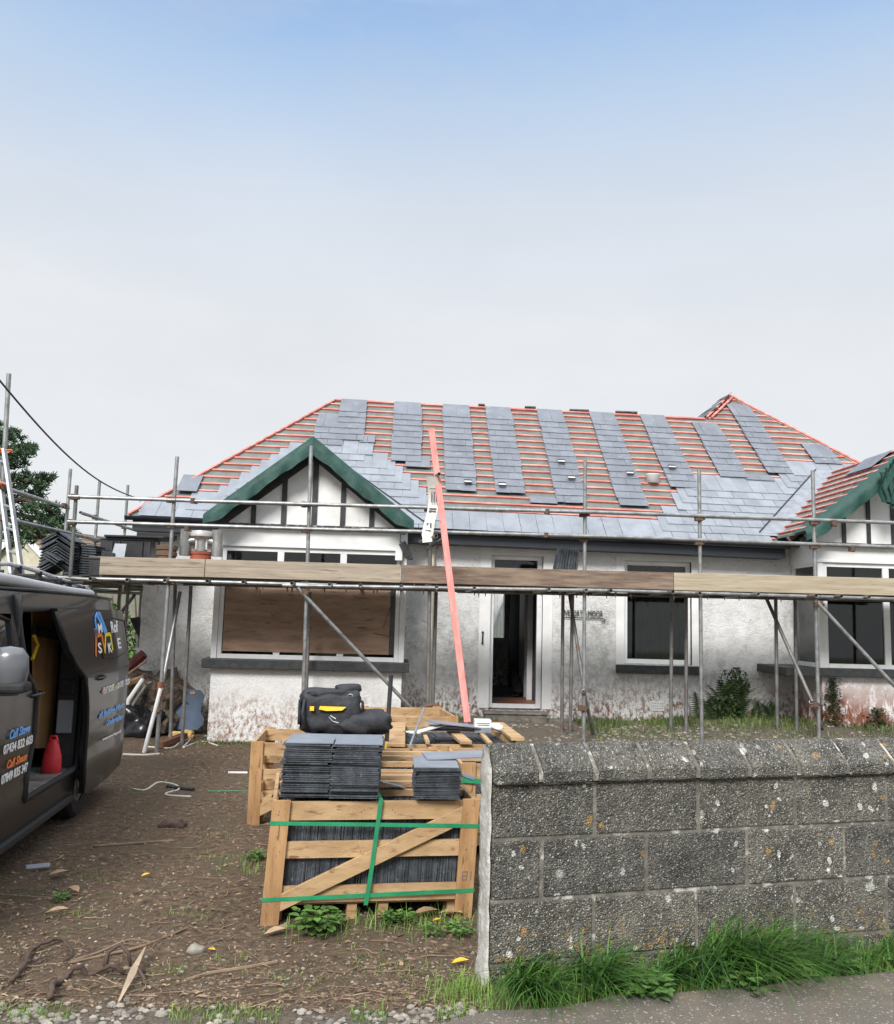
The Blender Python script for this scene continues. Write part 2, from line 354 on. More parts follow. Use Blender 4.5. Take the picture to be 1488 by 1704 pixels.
s3 = g.n.new('ShaderNodeVectorMath'); s3.operation = 'SCALE'; s3.inputs['Scale'].default_value = .07; g.l.new(nn.outputs['Color'], s3.inputs[0]); g.l.new(g.tc, wv.inputs[0]); g.l.new(s3.outputs[0], wv.inputs[1])
def lichen(scale, thr, size, col, base, ma=1):
    d = g.vor(scale, 'Distance', v=wv.outputs[0]); c = g.vor(scale, 'Color', v=wv.outputs[0]); s_ = g.n.new('ShaderNodeSeparateColor'); g.l.new(c, s_.inputs[0])
    m_ = g.ma('MULTIPLY', g.mr(d, size, size*.7), g.mr(s_.outputs[1], thr, thr+.02))
    m_ = g.ma('MULTIPLY', m_, g.mr(g.noise(70, 3), .3, .5, .5, 1)); m_ = g.ma('MULTIPLY', m_, ma)
    return g.mix(m_, base, col)
base = lichen(7, .80, .24, (.46, .47, .43), base)
base = lichen(15, .80, .27, (.58, .59, .56), base)
base = lichen(13, .9, .26, (.42, .24, .07), base, .8)
base = g.mix(g.ma('MULTIPLY', g.mr(g.z, .30, .0), g.mr(g.noise(22, 5, .7), .52, .6)), base, (.33, .21, .07))
peb3 = g.ma('ADD', g.mr(v1, 0, .6, 1, 0), g.mr(v2, 0, .5, 1, 0))
gi = g.n.new('ShaderNodeNewGeometry'); base = g.mix(1.0, base, g.mix(gi.outputs['Random Per Island'], (.75, .75, .75), (1.12, 1.1, 1.05)), 'MULTIPLY')
blockm = g.out(base, .9, peb3, .008)
mortar = M('mortar', (.20, .185, .155), (.105, .095, .078), 14, .35, .6, rough=.9, bump=.006, bs=50, c3=(.45, .43, .39), s3=9, t3=(.56, .64))
endrend = M('end_render', (.50, .49, .45), (.36, .35, .31), 10, rough=.9, bump=.012, bs=26, c3=(.62, .61, .58), s3=14, t3=(.55, .65))
# --- bare soil with grass film, gravel near the house and road edge
g = G('bare_soil')
n1 = g.noise(1.3, 8, .65); n2 = g.noise(18, 8, .75); n3 = g.noise(90, 5, .7)
base = g.mix(g.mr(n2, .42, .58), (.115, .076, .046), (.31, .207, .125))
base = g.mix(g.mr(n1, .45, .62), base, g.mix(g.mr(n3, .4, .6), (.25, .175, .11), (.15, .105, .066)))
base = g.mix(g.ma('MULTIPLY', g.mr(g.noise(3.1, 6, .7), .55, .66), g.mr(n3, .42, .6)), base, (.09, .12, .035))
base = g.mix(g.ma('MULTIPLY', g.mr(g.noise(60, 2), .64, .68), .8), base, (.32, .26, .19))
edge = g.mr(g.ma('ADD', g.y, g.ma('MULTIPLY', g.noise(2.5, 5), .55)), 4.38, 4.14)
base = g.mix(g.ma('MULTIPLY', edge, g.mr(g.noise(34, 5), .4, .55)), base, (.30, .28, .25))
far = g.ma('MULTIPLY', g.mr(g.y, 8.8, 9.8), g.mr(g.x, .2, 1.2))
base = g.mix(g.ma('MULTIPLY', far, g.mr(g.noise(40, 5, .8), .40, .6)), base, (.26, .24, .20))
base = g.mix(g.ma('MULTIPLY', g.mr(g.noise(130, 4, .8), .52, .62), .35), base, (.06, .043, .03))
soil = g.out(base, .95, g.ma('ADD', n2, g.ma('MULTIPLY', n3, .6)), .07)
g = G('tarmac')
base = g.mix(g.mr(g.noise(120, 4, .8), .35, .65), (.075, .066, .054), (.19, .165, .135))
base = g.mix(g.mr(g.noise(6, 6, .7), .45, .62), base, (.17, .14, .105))
base = g.mix(g.mr(g.noise(70, 2), .63, .67), base, (.42, .40, .37))
tar = g.out(base, .9, g.noise(110, 5, .8), .006)

def text(body, size, origin, xd, yd, mt, name, parent, depth=.002, bold=False, shear=0, sx_=1):
    cu = bpy.data.curves.new(name, 'FONT'); cu.body = body; cu.size = size; cu.extrude = depth; cu.shear = shear; cu.resolution_u = 3
    if bold: cu.offset = size*.022
    ob = bpy.data.objects.new(name, cu); sc.collection.objects.link(ob)
    dg = bpy.context.evaluated_depsgraph_get(); me = bpy.data.meshes.new_from_object(ob.evaluated_get(dg))
    bpy.data.objects.remove(ob)
    off = Vector((0, 0, 0)); r = parent
    while r.parent: r = r.parent
    if r.get('_loc'): off = Vector(r['_loc'])
    xd, yd = Vector(xd).normalized(), Vector(yd).normalized(); zd = xd.cross(yd)
    for v in me.vertices: c = v.co.copy(); v.co = Vector(origin)+xd*c.x*sx_+yd*c.y+zd*c.z-off
    me.materials.clear(); me.materials.append(mt)
    o = bpy.data.objects.new(name, me); sc.collection.objects.link(o); o.parent = parent
    return o
#SPLIT
# ================================================================== GROUND
def grid(name, x0, x1, y0, y1, nx, ny, zf, mt):
    mb = MB(); vs = [(x0+(x1-x0)*i/nx, y0+(y1-y0)*j/ny) for j in range(ny+1) for i in range(nx+1)]
    mb.add([(x, y, zf(x, y)) for x, y in vs], [(j*(nx+1)+i, j*(nx+1)+i+1, (j+1)*(nx+1)+i+1, (j+1)*(nx+1)+i) for j in range(ny) for i in range(nx)])
    return mb.build(name, mt, smooth=True)
def rough(x, y):
    a = .016*noise.noise(Vector((x*1.1, y*1.1, 0)))+.010*noise.noise(Vector((x*4, y*4, 3)))+.007*noise.noise(Vector((x*11, y*11, 5)))
    return gz(x, y) + a*sm(3.6, 4.4, y)
def far_z(x, y): return gz(x, y)-.05
structure(grid('ground', -9, 12, 3.4, 14, 420, 212, rough, soil))
structure(grid('far_ground', -400, 400, -30, 500, 40, 30, lambda x, y: -.09, M('field_grass', (.07, .11, .03), (.10, .10, .05), .3, rough=.95)))
# pavement (bottom right, in front of the wall), a sheet a few mm above the soil
WA = R(77); WD = Vector((math.sin(WA), math.cos(WA), 0)); WN = Vector((math.cos(WA), -math.sin(WA), 0))   # wall direction, towards the road
WO = Vector((.485, 4.306, 0))
mb = MB()
pts = []
for i in range(60):
    t = -2.2+i*.15; e = .34+.05*noise.noise(Vector((t*3, 0, 0)))+.03*noise.noise(Vector((t*9, 4, 0))) + (.1*sm(0, -.6, t)) 
    pts.append(WO+WD*t+WN*e)
pts2 = [p+WN*4.0 for p in pts]
mb.add([(p.x, p.y, .034) for p in pts]+[(p.x, p.y, .03) for p in pts2], [(i, i+1, 61+i-0, 60+i) for i in range(59)])
structure(mb.build('pavement', tar))
structure(grid('road', -40, 40, -6, 3.42, 20, 6, lambda x, y: -.02, tar))

# ================================================================== HOUSE
YW, YB = 12.95, 12.05            # main wall face, bay faces
house = thing('bungalow', 'white roughcast bungalow with half slated roof and two timbered bay gables, behind the scaffold', 'house', (2.8, 15.5, 0))
X0, X1 = -3.72, 9.1
def wx(px, y=1030, Y=YW): return atY(px, y, Y).x
def wz(py, px=1030, Y=YW): return atY(px, py, Y).z
# openings in the main front wall: (x0,x1,z0,z1)
D = dict(x0=wx(816), x1=wx(903), z0=.40, z1=wz(925, 860))
W = dict(x0=wx(1039), x1=wx(1151), z0=wz(1105, 1090), z1=wz(934, 1090))
SB = dict(x0=wx(1318), x1=9.1)
mb = MB(); zt = 2.97
def wallrow(mb, xa, xb, ya, yb, ops, z0=-.3, z1=zt):
    x = xa
    for o in sorted(ops, key=lambda q: q['x0']):
        mb.bx(x, o['x0'], ya, yb, z0, z1); mb.bx(o['x0'], o['x1'], ya, yb, z0, o['z0']); mb.bx(o['x0'], o['x1'], ya, yb, o['z1'], z1); x = o['x1']
    mb.bx(x, xb, ya, yb, z0, z1)
BLx0, BLx1 = atY(350, 1095, YB).x, atY(672, 1095, YB).x
BRx0 = atY(1365, 1095, YB).x; BRx1 = 2*atY(1529, 900, YB).x-BRx0
bayL = dict(x0=BLx0+.1, x1=BLx1-.1, z0=1.0, z1=2.5); bayR = dict(x0=BRx0+.1, x1=BRx1-.1, z0=1.0, z1=2.5)
wallrow(mb, X0, X1, YW, YW+.28, [D, W, bayL, bayR])
wallrow(mb, X0, X1, 18.0, 18.25, [dict(x0=wx(817, 1000, 18), x1=wx(840, 1000, 18), z0=wz(1061, 828, 18), z1=2.6)])
mb.bx(X0, X0+.25, YW+.28, 18.0, -.3, zt); mb.bx(X1-.25, X1, YW+.28, 18.0, -.3, zt)
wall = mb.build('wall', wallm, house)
# dark rooms: floor, ceiling, partitions
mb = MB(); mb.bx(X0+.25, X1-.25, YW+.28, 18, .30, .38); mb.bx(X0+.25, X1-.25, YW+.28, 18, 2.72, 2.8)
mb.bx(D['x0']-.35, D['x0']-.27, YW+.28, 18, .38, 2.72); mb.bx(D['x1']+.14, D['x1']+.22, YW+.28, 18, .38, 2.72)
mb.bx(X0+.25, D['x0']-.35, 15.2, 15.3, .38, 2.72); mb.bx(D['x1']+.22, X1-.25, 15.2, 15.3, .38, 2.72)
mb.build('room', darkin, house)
# plaster surrounds around openings
def band(name, xo0, xo1, zo1, o, zb, y=YW):
    mb = MB(); mb.bx(xo0, o['x0'], y-.012, y+.05, zb, zo1); mb.bx(o['x1'], xo1, y-.012, y+.05, zb, zo1); mb.bx(o['x0'], o['x1'], y-.012, y+.05, o['z1'], zo1)
    return mb
# ---- door
door = band('door', wx(797.5), wx(919), wz(909, 860), D, wz(1179, 860)).build('door_surround', paintw, house)
fr = MB(); fx0, fx1, fz0, fz1 = D['x0'], D['x1'], wz(1179, 860), D['z1']
fy0, fy1 = YW+.06, YW+.13
ft = fz1-.33
fr.bx(fx0-.03, fx0+.055, fy0, fy1, fz0, fz1); fr.bx(fx1-.075, fx1, fy0, fy1, fz0, fz1); fr.bx(fx0+.055, fx1-.075, fy0, fy1, fz1-.06, fz1); fr.bx(fx0+.055, fx1-.075, fy0, fy1, ft-.05, ft); fr.bx(fx0+.055, fx1-.075, fy0-.02, fy1, fz0, fz0+.06)
dfr = fr.build('door_frame', upvc, house, bevel=.004)
MB().bx(fx0+.055, fx1-.075, fy0+.03, fy0+.036, ft, fz1-.06).build('fanlight_pane', glass, dfr)
q = MB(); c_ = atY(857, 936, fy0+.02); q.prism([(c_.x-.03, c_.y, c_.z-.09), (c_.x+.03, c_.y, c_.z-.09), (c_.x+.004, c_.y, c_.z+.05)], (0, .004, 0)); q.build('glass_motif', M('motif_blue', (.03, .07, .2), rough=.3), dfr)
leaf = MB(); leaf.bx(fx0+.02, fx0+.065, fy1, fy1+.82, .42, ft-.05); lf = leaf.build('door_leaf', upvc, house, bevel=.004)
MB().bx(fx0+.065, fx0+.069, fy1+.15, fy1+.67, 1.2, ft-.15).build('pane', glass, lf)
q = MB(); a = atY(803.5, 1052, YW-.03); bq = atY(803, 1070, YW-.03); q.path([a, bq], .012, 8); q.lathe((a.x, a.y, a.z), [(0, -.02), (.022, 0), (0, .02)], 8); q.lathe((bq.x, bq.y, bq.z), [(0, -.02), (.022, 0), (0, .02)], 8); q.build('door_knocker', black, door)
# hall door and panelled cupboard
q = MB(); xa, xb = atY(866, 1100, 15.9).x, atY(875, 1100, 15.9).x; q.bx(xa, xb, 15.4, 16.1, .38, 2.7)
q2 = atY(877, 1100, 14.8).x; q3 = D['x1']+.14
q.bx(q2, q3, 14.8, 14.86, .38, 2.7)
for z0, z1 in ((.5, 1.0), (1.08, 1.62), (1.7, 2.4)): q.bx(q2+.06, q3-.03, 14.785, 14.8, z0, z1)
q.build('hall_door', upvc, house, bevel=.003)
q = MB(); q.bx(fx0-.1, fx1+.14, fy1, 15.1, .385, .395); q.build('threshold', tilefloor, house)
# ---- step
q = MB(); sx0, sx1 = atY(806, 1185, YW-.15).x, atY(909, 1185, YW-.15).x; q.bx(sx0, sx1, YW-.28, YW-.001, .2, .36); q.bx(sx0-.02, sx1+.02, YW-.30, YW+.05, .362, .395)
q.bx(sx1+.0, sx1+.38, YW-.2, YW-.001, .1, .30); q.bx(sx0-.30, sx0-.03, YW-.18, YW-.001, .1, .31)
q.build('door_step', stonestep, house, bevel=.02)
# ---- middle window
def window(parent, x0, x1, z0, z1, y, mull=(), trans=(), fw=.065, name='window_frame', panes=True, mp=.035):
    f = MB(); f.bx(x0, x0+fw, y, y+.07, z0, z1); f.bx(x1-fw, x1, y, y+.07, z0, z1); f.bx(x0+fw, x1-fw, y, y+.07, z1-fw, z1); f.bx(x0+fw, x1-fw, y-.01, y+.07, z0, z0+fw)
    for mx_ in mull: f.bx(mx_-mp, mx_+mp, y+.002, y+.068, z0+fw, z1-fw)
    xs = [x0+fw]+[v for m_ in mull for v in (m_-mp, m_+mp)]+[x1-fw]
    for tz in trans:
        for i in range(0, len(xs), 2): f.bx(xs[i], xs[i+1], y+.004, y+.066, tz-mp, tz+mp)
    o = f.build(name, upvc, parent, bevel=.004)
    if panes:
        zs = [z0+fw]+[v for t in trans for v in (t-mp, t+mp)]+[z1-fw]
        for i in range(0, len(xs), 2):
            for j in range(0, len(zs), 2): MB().bx(xs[i], xs[i+1], y+.03, y+.036, zs[j], zs[j+1]).build('pane', glass, o)
    return o
band('w', wx(1025), wx(1164.5), wz(918, 1095), W, wz(1107, 1095)).build('window_surround', paintw, house)
window(house, W['x0'], W['x1'], W['z0'], W['z1'], YW+.07, trans=(W['z1']-.42,))
q = MB(); q.bx(wx(1025), wx(1165.5), YW-.09, YW+.07, wz(1121, 1095), wz(1107.5, 1095)); q.build('window_sill', black, house, bevel=.006)
# curtains just inside the middle window
q = MB(); n_ = 40; cvs = []
for i in range(n_+1):
    x = W['x0']+(W['x1']-W['x0'])*i/n_; cvs.append((x, YW+.34+.03*math.sin(i*1.7)))
q.add([(x, y, z) for x, y in cvs for z in (W['z0'], W['z1'])], [(2*i, 2*i+2, 2*i+3, 2*i+1) for i in range(n_)]); q.build('curtain', M('dark_curtain', (.06, .08, .07), (.04, .055, .05), 5, rough=.9), house, smooth=True)
# ---- air brick
a = atY(1094, 1175, YW-.01); q = MB()
q.bx(a.x-.105, a.x+.105, YW-.016, YW, a.z-.068, a.z-.05); q.bx(a.x-.105, a.x+.105, YW-.016, YW, a.z+.05, a.z+.068)
for i in range(8): xx = a.x-.105+i*.0277; q.bx(xx, xx+.014, YW-.016, YW, a.z-.05, a.z+.05)
for z_ in (-.02, .016): q.bx(a.x-.1, a.x+.1, YW-.015, YW-.001, a.z+z_-.007, a.z+z_+.007)
q.build('air_brick', whitep, house)
# ---- house name in iron letters
a, b2 = atY(936, 1024.5, YW-.03), atY(1003.5, 1026, YW-.03)
sign = text('WESORTH-MOOR', .125, (a.x, YW-.03, a.z), (b2.x-a.x, 0, 0), (0, 0, 1), black, 'house_name', house, .006)
w_ = max(v.co.x for v in sign.data.vertices)-min(v.co.x for v in sign.data.vertices)
k_ = (b2.x-a.x)/w_; mnx = min(v.co.x for v in sign.data.vertices)
for v in sign.data.vertices: v.co.x = mnx+(v.co.x-mnx)*k_
q = MB(); q.path([(a.x-.02, YW-.03, a.z-.025), (b2.x, YW-.03, a.z-.025), (b2.x+.035, YW-.03, a.z-.045), (b2.x+.02, YW-.03, a.z-.075), (b2.x-.02, YW-.03, a.z-.07)], .007, 6); q.build('sign_rail', black, sign)

# ---- roof planes
YE, ZE, PT = 12.60, 2.98, R(42); CT, ST = math.cos(PT), math.sin(PT)
def zsh(x): return -.012*(x-1.2)
def RP(x, s, d=0): return Vector((x, YE+s*CT-d*ST, ZE+zsh(x)+s*ST+d*CT))
RN = Vector((0, -ST, CT)); RO = Vector((1.2, YE, ZE))
def rpx(px, py): p = onp(px, py, RO, RN); return p.x, (p.y-YE)/CT
SR = 3.78; SA = 4.78                                     # ridge and apex, distance up the slope
hipdx = SR*CT*.94
XL, XRL = X0-.17, X0-.17+hipdx                           # left eaves corner, left ridge end
XA = 6.25; XJ = XA-(SA-SR)*CT; XE = XA+SA*CT*.92
def T(s, d=0): return YE+s*CT
zr = lambda x: ZE+zsh(x)+SR*ST
q = MB(); t_ = .02
q.prism([RP(XL, 0), RP(XE, 0), RP(XA, SA), RP(XJ, SR), RP(XRL, SR)], (0, 0, -.03))
YR = T(SR); YBk = 2*YR-YE
q.prism([(XL, YE, ZE+zsh(XL)), RP(XRL, SR), (XL, YBk, ZE+zsh(XL))], (0, 0, -.03))
q.prism([RP(XRL, SR), RP(XJ+1.5, SR), (XJ+1.5, YBk, ZE+zsh(XJ)), (XL, YBk, ZE+zsh(XL))], (0, 0, -.03))
ap = RP(XA, SA); YAb = ap.y+4.5
lx = XA-(SA)*CT
q.prism([ap, (XA, YAb, ap.z), (lx, YAb+3, ZE+zsh(XA)), (lx, YE+.4+0, ZE+zsh(XA)), ], (0, 0, -.03)) if False else None
zl = RP(XJ, SR).z; dz = ap.z-zl; 
kz = dz/(XA-XJ); hb = 1.75
q.prism([ap, (XA-hb, ap.y+hb, ap.z-hb*kz), (XA-hb, YR+.75, ap.z-hb*kz), RP(XJ, SR)], (0, 0, -.03))
hr = XE-XA; q.prism([ap, RP(XE, 0), (XE, ap.y+hr, ZE+zsh(XE))], (0, 0, -.03)); q.prism([ap, (XE, ap.y+hr, ZE+zsh(XE)), (XA-hr, ap.y+hr, ZE+zsh(XE)), (XA-hb, ap.y+hb, ap.z-hb*kz)], (0, 0, -.03))
roof = q.build('roof', memb, house)
GA = .195
def edge_x(s):  # x range of the front slope at s
    xl = XL+(XRL-XL)*s/SR if s <= SR else XA-(SA-s)*CT
    xr = XE+(XA-XE)*s/SA
    return xl, xr
# left/right bay gables: where the main slope is hidden behind them
GL = dict(ax=atY(524, 735, 11.7).x, e0=atY(346, 866, 11.7), y=11.7)
zr_ = 0
def bay(axp, ayp, exp, eyp, Y, half=None):
    A = atY(axp, ayp, Y); E_ = atY(exp, eyp, Y); return A, E_
AL, EL = bay(522, 732, 347, 866, 11.7)
AR, ER = bay(1529, 737, 1344, 891, 11.7)
EL.z = AL.z-(AL.x-EL.x)*.79; ER.z = AR.z-(AR.x-ER.x)*.79
def gable_z(A, x): return A.z-abs(x-A.x)*.79
def hidden(x, s):
    z = RP(x, s).z
    return (z < gable_z(AL, x)-.0) or (z < gable_z(AR, x)-.0)
# battens on the front slope
r_ = 0; s = .12
while s < SA-.03:
    xl, xr = edge_x(s); segs = []; x = xl+.03; cur = None; st_ = .04
    while x < xr-.02:
        if not hidden(x, s):
            if cur is None: cur = x
        elif cur is not None: segs.append((cur, x)); cur = None
        x += st_
    if cur is not None: segs.append((cur, xr-.02))
    b_ = MB()
    for a, c in segs:
        n_ = max(1, int((c-a)/2.4)); jj = [a+(c-a)*i/n_ for i in range(n_+1)]
        for i in range(n_):
            p, q_ = RP(jj[i], s, .014+rnd(-.001, .001)), RP(jj[i+1]-.003, s+rnd(-.005, .005), .014)
            b_.beam(p, q_, .036, .026, RN)
        b_.build('batten', batten, roof); b_ = MB()
    s += GA
# hip battens
for a_, c_, w_ in ((RP(XL, 0, .03), RP(XRL, SR, .03), .035), (RP(XE, 0, .035), RP(XA, SA, .035), .045), (RP(XA-.01, SA-.02, .05), RP(XJ+.03, SR+.02, .05), .04), (RP(XA+.05, SA-.08, .05), RP(XJ+.12, SR+.02, .05), .04)):
    b_ = MB(); b_.beam(a_, c_, w_, .03, RN); b_.build('hip_batten', batten, roof)
b_ = MB(); b_.beam(RP(XRL, SR, .02), RP(XJ, SR, .02), .05, .03, RN); b_.build('ridge_batten', batten, roof)
# slates
def slate(mb, x, s, w_, L_=.5, lift=.030, mt=0, th=.006, jit=.003):
    a = x+rnd(-jit, jit); s0 = s+rnd(-.004, .004); l0 = lift+rnd(0, .004); dx = rnd(-.004, .004)
    P = [RP(a, s0, l0), RP(a+w_, s0+rnd(-.002, .002), l0), RP(a+w_+dx, s0+L_, .030), RP(a+dx, s0+L_, .030)]
    up_ = RN*th
    mb.add(P+[p+up_ for p in P], [(3, 2, 1, 0), (4, 5, 6, 7), (0, 1, 5, 4), (1, 2, 6, 5), (2, 3, 7, 6), (3, 0, 4, 7)], mt)
def column(px0, py0, px1, pyb, px0b=None, wob=0):
    x0, s1 = rpx(px0, py0); x1, _ = rpx(px1, py0); _, s0 = rpx((px0b or px0), pyb)
    mb = MB(); k0 = int(round(s0/GA)); k1 = int(round((s1-.5)/GA)); w_ = (x1-x0)/2
    for k in range(k0, k1+1):
        o = rnd(-.012, .012)+wob*math.sin(k*.5)
        if k % 2: 
            for j in (0, 1): slate(mb, x0+o+j*w_, k*GA, w_-.003, lift=.052)
        else:
            for a, ww in ((0, w_*.5), (w_*.5, w_), (w_*1.5, w_*.5)): slate(mb, x0+o+a, k*GA, ww-.003, lift=.052)
    mb.build('slate_column', slateD, roof)
cols = [(568, 667, 612, 742, 568), (530, 694, 577, 745, 528), (657, 670, 702, 778, 655), (736, 674, 780, 826, 752), (808, 681, 850, 826, 828), (893, 684, 935, 843, 940), (980, 688, 1021, 843, 1024), (1065, 692, 1106, 806, 1110), (1149, 697, 1190, 797, 1200), (1207, 668, 1243, 782, 1270), (1329, 731, 1371, 765, 1345), (1387, 759, 1431, 772, 1392)]
for c in cols: column(*c)
# short loose pieces of slate left beside the columns
for (pa, pb, pc, pd) in ((675, 762, 716, 782), (880, 829, 925, 840), (1236, 787, 1281, 797), (600, 728, 625, 742)):
    x0, s1 = rpx(pa, pb); x1, _ = rpx(pc, pb); _, s0 = rpx(pa, pd); mb = MB()
    for j in (0, 1): slate(mb, x0+j*(x1-x0)/2, s0, (x1-x0)/2-.003, L_=max(.2, s1-s0), lift=.05)
    mb.build('slate_pair', slateD, roof)
x0, s1 = rpx(303, 806); x1, s0 = rpx(329, 830); mb = MB(); slate(mb, x0, s0, .3, L_=.5, lift=.07); mb.build('loose_slate', slateD, roof)
P1 = [(236, 872), (300, 866), (305, 847), (338, 836), (352, 826), (386, 818), (402, 802), (440, 788), (452, 775), (480, 762), (500, 748), (524, 738), (524, 800), (360, 890), (236, 880)]
P2 = [(524, 738), (570, 742), (592, 748), (614, 748), (616, 762), (640, 764), (644, 778), (668, 780), (672, 800), (686, 804), (690, 822), (712, 826), (716, 842), (746, 848), (752, 862), (760, 880), (640, 890), (524, 800)]
P4 = [(1148, 806), (1302, 806), (1308, 783), (1400, 783), (1430, 783), (1420, 830), (1300, 900), (1100, 890), (1112, 862), (1126, 858), (1130, 844), (1138, 834)]
SWD = .25
mb = MB()
for k in range(0, 16):
    xl, xr = edge_x(k*GA+.1); x = math.floor((xl)/SWD)*SWD+(.125 if k % 2 else 0)
    while x < 8.2:
        cx, cs = x+SWD/2, k*GA+(.16 if k else .1)
        if xl+.05 < cx < xr-.08 and not hidden(cx, k*GA+.2):
            u, v = proj(RP(cx, cs))
            if k == 0 or inpoly(u, v, P1) or inpoly(u, v, P2) or inpoly(u, v, P4): slate(mb, x+.002, k*GA-.05, SWD-.005, lift=.05)
        x += SWD
mb.build('laid_slates', slateL, roof)
# small slate holders / hooks lying on the columns
for (u, v) in ((778, 810), (835, 814), (933, 774), (950, 801), (1047, 792), (1117, 781)):
    x, s = rpx(u, v); mb = MB()
    for j in (-.035, .035): mb.beam(RP(x-.06, s+j, .10), RP(x+.06, s+j, .10), .028, .015, RN, m=0)
    mb.beam(RP(x-.055, s, .095), RP(x+.055, s, .095), .035, .012, RN, m=1)
    tag(mb.build('slate_clip', [black, whitep]), {778: 'small black slate clip at the foot of the slate column right of the pink plank', 835: 'small black slate clip low on the slate column in the middle of the roof', 933: 'small tilted black slate clip, the higher of two on one slate column', 950: 'small tilted black slate clip, the lower of two on one slate column', 1047: 'tilted black slate clip on the edge of the slate column left of the white tub', 1117: 'small black slate clip on the slate column right of the white tub'}[u], 'clip', 'slate clips on the roof')
x, s = rpx(1086, 802); pt = RP(x, s, .02); t = thing('plastic_tub', 'small white plastic tub standing on the roof battens', 'tub', pt)
mb = MB(); mb.lathe(pt, [(0, 0), (.10, 0), (.115, .13), (.122, .135), (.118, .14), (.108, .135), (.096, .01), (0, .01)], 20); mb.build('body', tub, t, smooth=True)
mb = MB(); mb.path([pt+Vector((.115*math.cos(a), .115*math.sin(a), .13-.05*math.sin(a)**2)) for a in [math.pi*k/8 for k in range(9)]], .003, 6); mb.build('handle', whitep, t)
# wing's left slope above the main ridge: overlapping slates
mb = MB(); ls = Vector((XA-XJ, 0, ap.z-zl)).normalized(); ln = Vector((-ls.z, 0, ls.x)); ltot = hb/ls.x
for k in range(0, 14):
    d_ = ltot-k*.195-.02; x = XA-d_*ls.x; z = ap.z-d_*ls.z
    if d_ < .12: break
    y0 = max(ap.y-(XA-x)*.93+.03, YR+.02+max(0, zl-z)/math.tan(PT)); y1 = ap.y+(XA-x)+.06*(k % 2); yy = y1
    L_ = min(.42, d_)
    while yy > y0+.1:
        a = Vector((x, 0, z)); b_ = a+ls*L_; ya = max(y0, yy-.247); o_ = rnd(.05, .075)
        P = [a+ln*o_+Vector((0, ya, 0)), a+ln*o_+Vector((0, yy, 0)), b_+ln*.035+Vector((0, yy, 0)), b_+ln*.035+Vector((0, ya, 0))]
        mb.add(P+[p+ln*.008 for p in P], [(3, 2, 1, 0), (4, 5, 6, 7), (0, 1, 5, 4), (1, 2, 6, 5), (2, 3, 7, 6), (3, 0, 4, 7)]); yy -= .25
mb.build('wing_slates', slateD, roof)
# slate tops poking over the left hip
for (u, v) in ((402, 768), (505, 710), (548, 685)):
    p = onp(u, v, RO, RN); mb = MB(); mb.box(p+Vector((0, .12, .0)), (.22, .02, .16), Matrix.Rotation(R(38), 3, 'Y')); mb.build('hip_slate', slateE, roof)
for (u0, u1, v) in ((795, 806, 683), (872, 890, 687), (946, 978, 692), (1022, 1058, 695)):
    a, c = atY(u0, v, YR+.1), atY(u1, v, YR+.1); mb = MB(); mb.box((a+c)/2, ((c-a).length, .3, .03), Matrix.Rotation(R(-35), 3, 'X')); mb.build('back_slope_slate', slateE, roof)
# ---- eaves: felt edge, gutter, fascia
for nm, y0, y1, z0, z1, mt in (('fascia', YE+.03, YE+.06, -.20, -.02, navy), ('soffit', YE+.06, YW-.001, -.20, -.17, navy)):
    q = MB(); xe = BRx0-.1
    for xa, xb in ((XL+.05, EL.x+.1), (2*AL.x-EL.x-.12, ER.x+.1)):
        q.add([(xa, y0, ZE+zsh(xa)+z0), (xb, y0, ZE+zsh(xb)+z0), (xb, y1, ZE+zsh(xb)+z0), (xa, y1, ZE+zsh(xa)+z0), (xa, y0, ZE+zsh(xa)+z1), (xb, y0, ZE+zsh(xb)+z1), (xb, y1, ZE+zsh(xb)+z1), (xa, y1, ZE+zsh(xa)+z1)], [(0, 3, 2, 1), (4, 5, 6, 7), (0, 1, 5, 4), (1, 2, 6, 5), (2, 3, 7, 6), (3, 0, 4, 7)])
    q.build(nm, mt, house)
for xa, xb in ((XL-.03, EL.x+.12), (2*AL.x-EL.x-.1, ER.x+.12)):
    q = MB(); n_ = 10; vs = []
    for x in (xa, xb):
        for k in range(n_+1): a = math.pi*k/n_; vs.append((x, YE-.05+.06*math.cos(a), ZE+zsh(x)-.005-.06*math.sin(a)))
        for k in range(n_+1): a = math.pi*(1-k/n_); vs.append((x, YE-.05+.053*math.cos(a), ZE+zsh(x)-.004-.053*math.sin(a)))
    m_ = 2*(n_+1); q.add(vs, [(k, (k+1) % m_, m_+(k+1) % m_, m_+k) for k in range(m_)]+[tuple(range(m_)), tuple(range(m_, 2*m_))[::-1]]); q.build('gutter', gutt, house)
# downpipe hopper by the left bay
a = atY(721, 905, YW-.08); q = MB(); q.path([(a.x+.02, YE-.04, ZE-.06), (a.x+.0, YE+.1, a.z+.05), (a.x, YW-.08, a.z-.08), (a.x, YW-.08, .3)], .034, 12); q.lathe((a.x, YW-.08, a.z-.1), [(.036, -.05), (.048, 0), (.048, .05), (.036, .1)], 12); q.build('downpipe', M('cream_pipe', (.62, .58, .47), (.5, .46, .36), 9, rough=.5), house, smooth='auto')

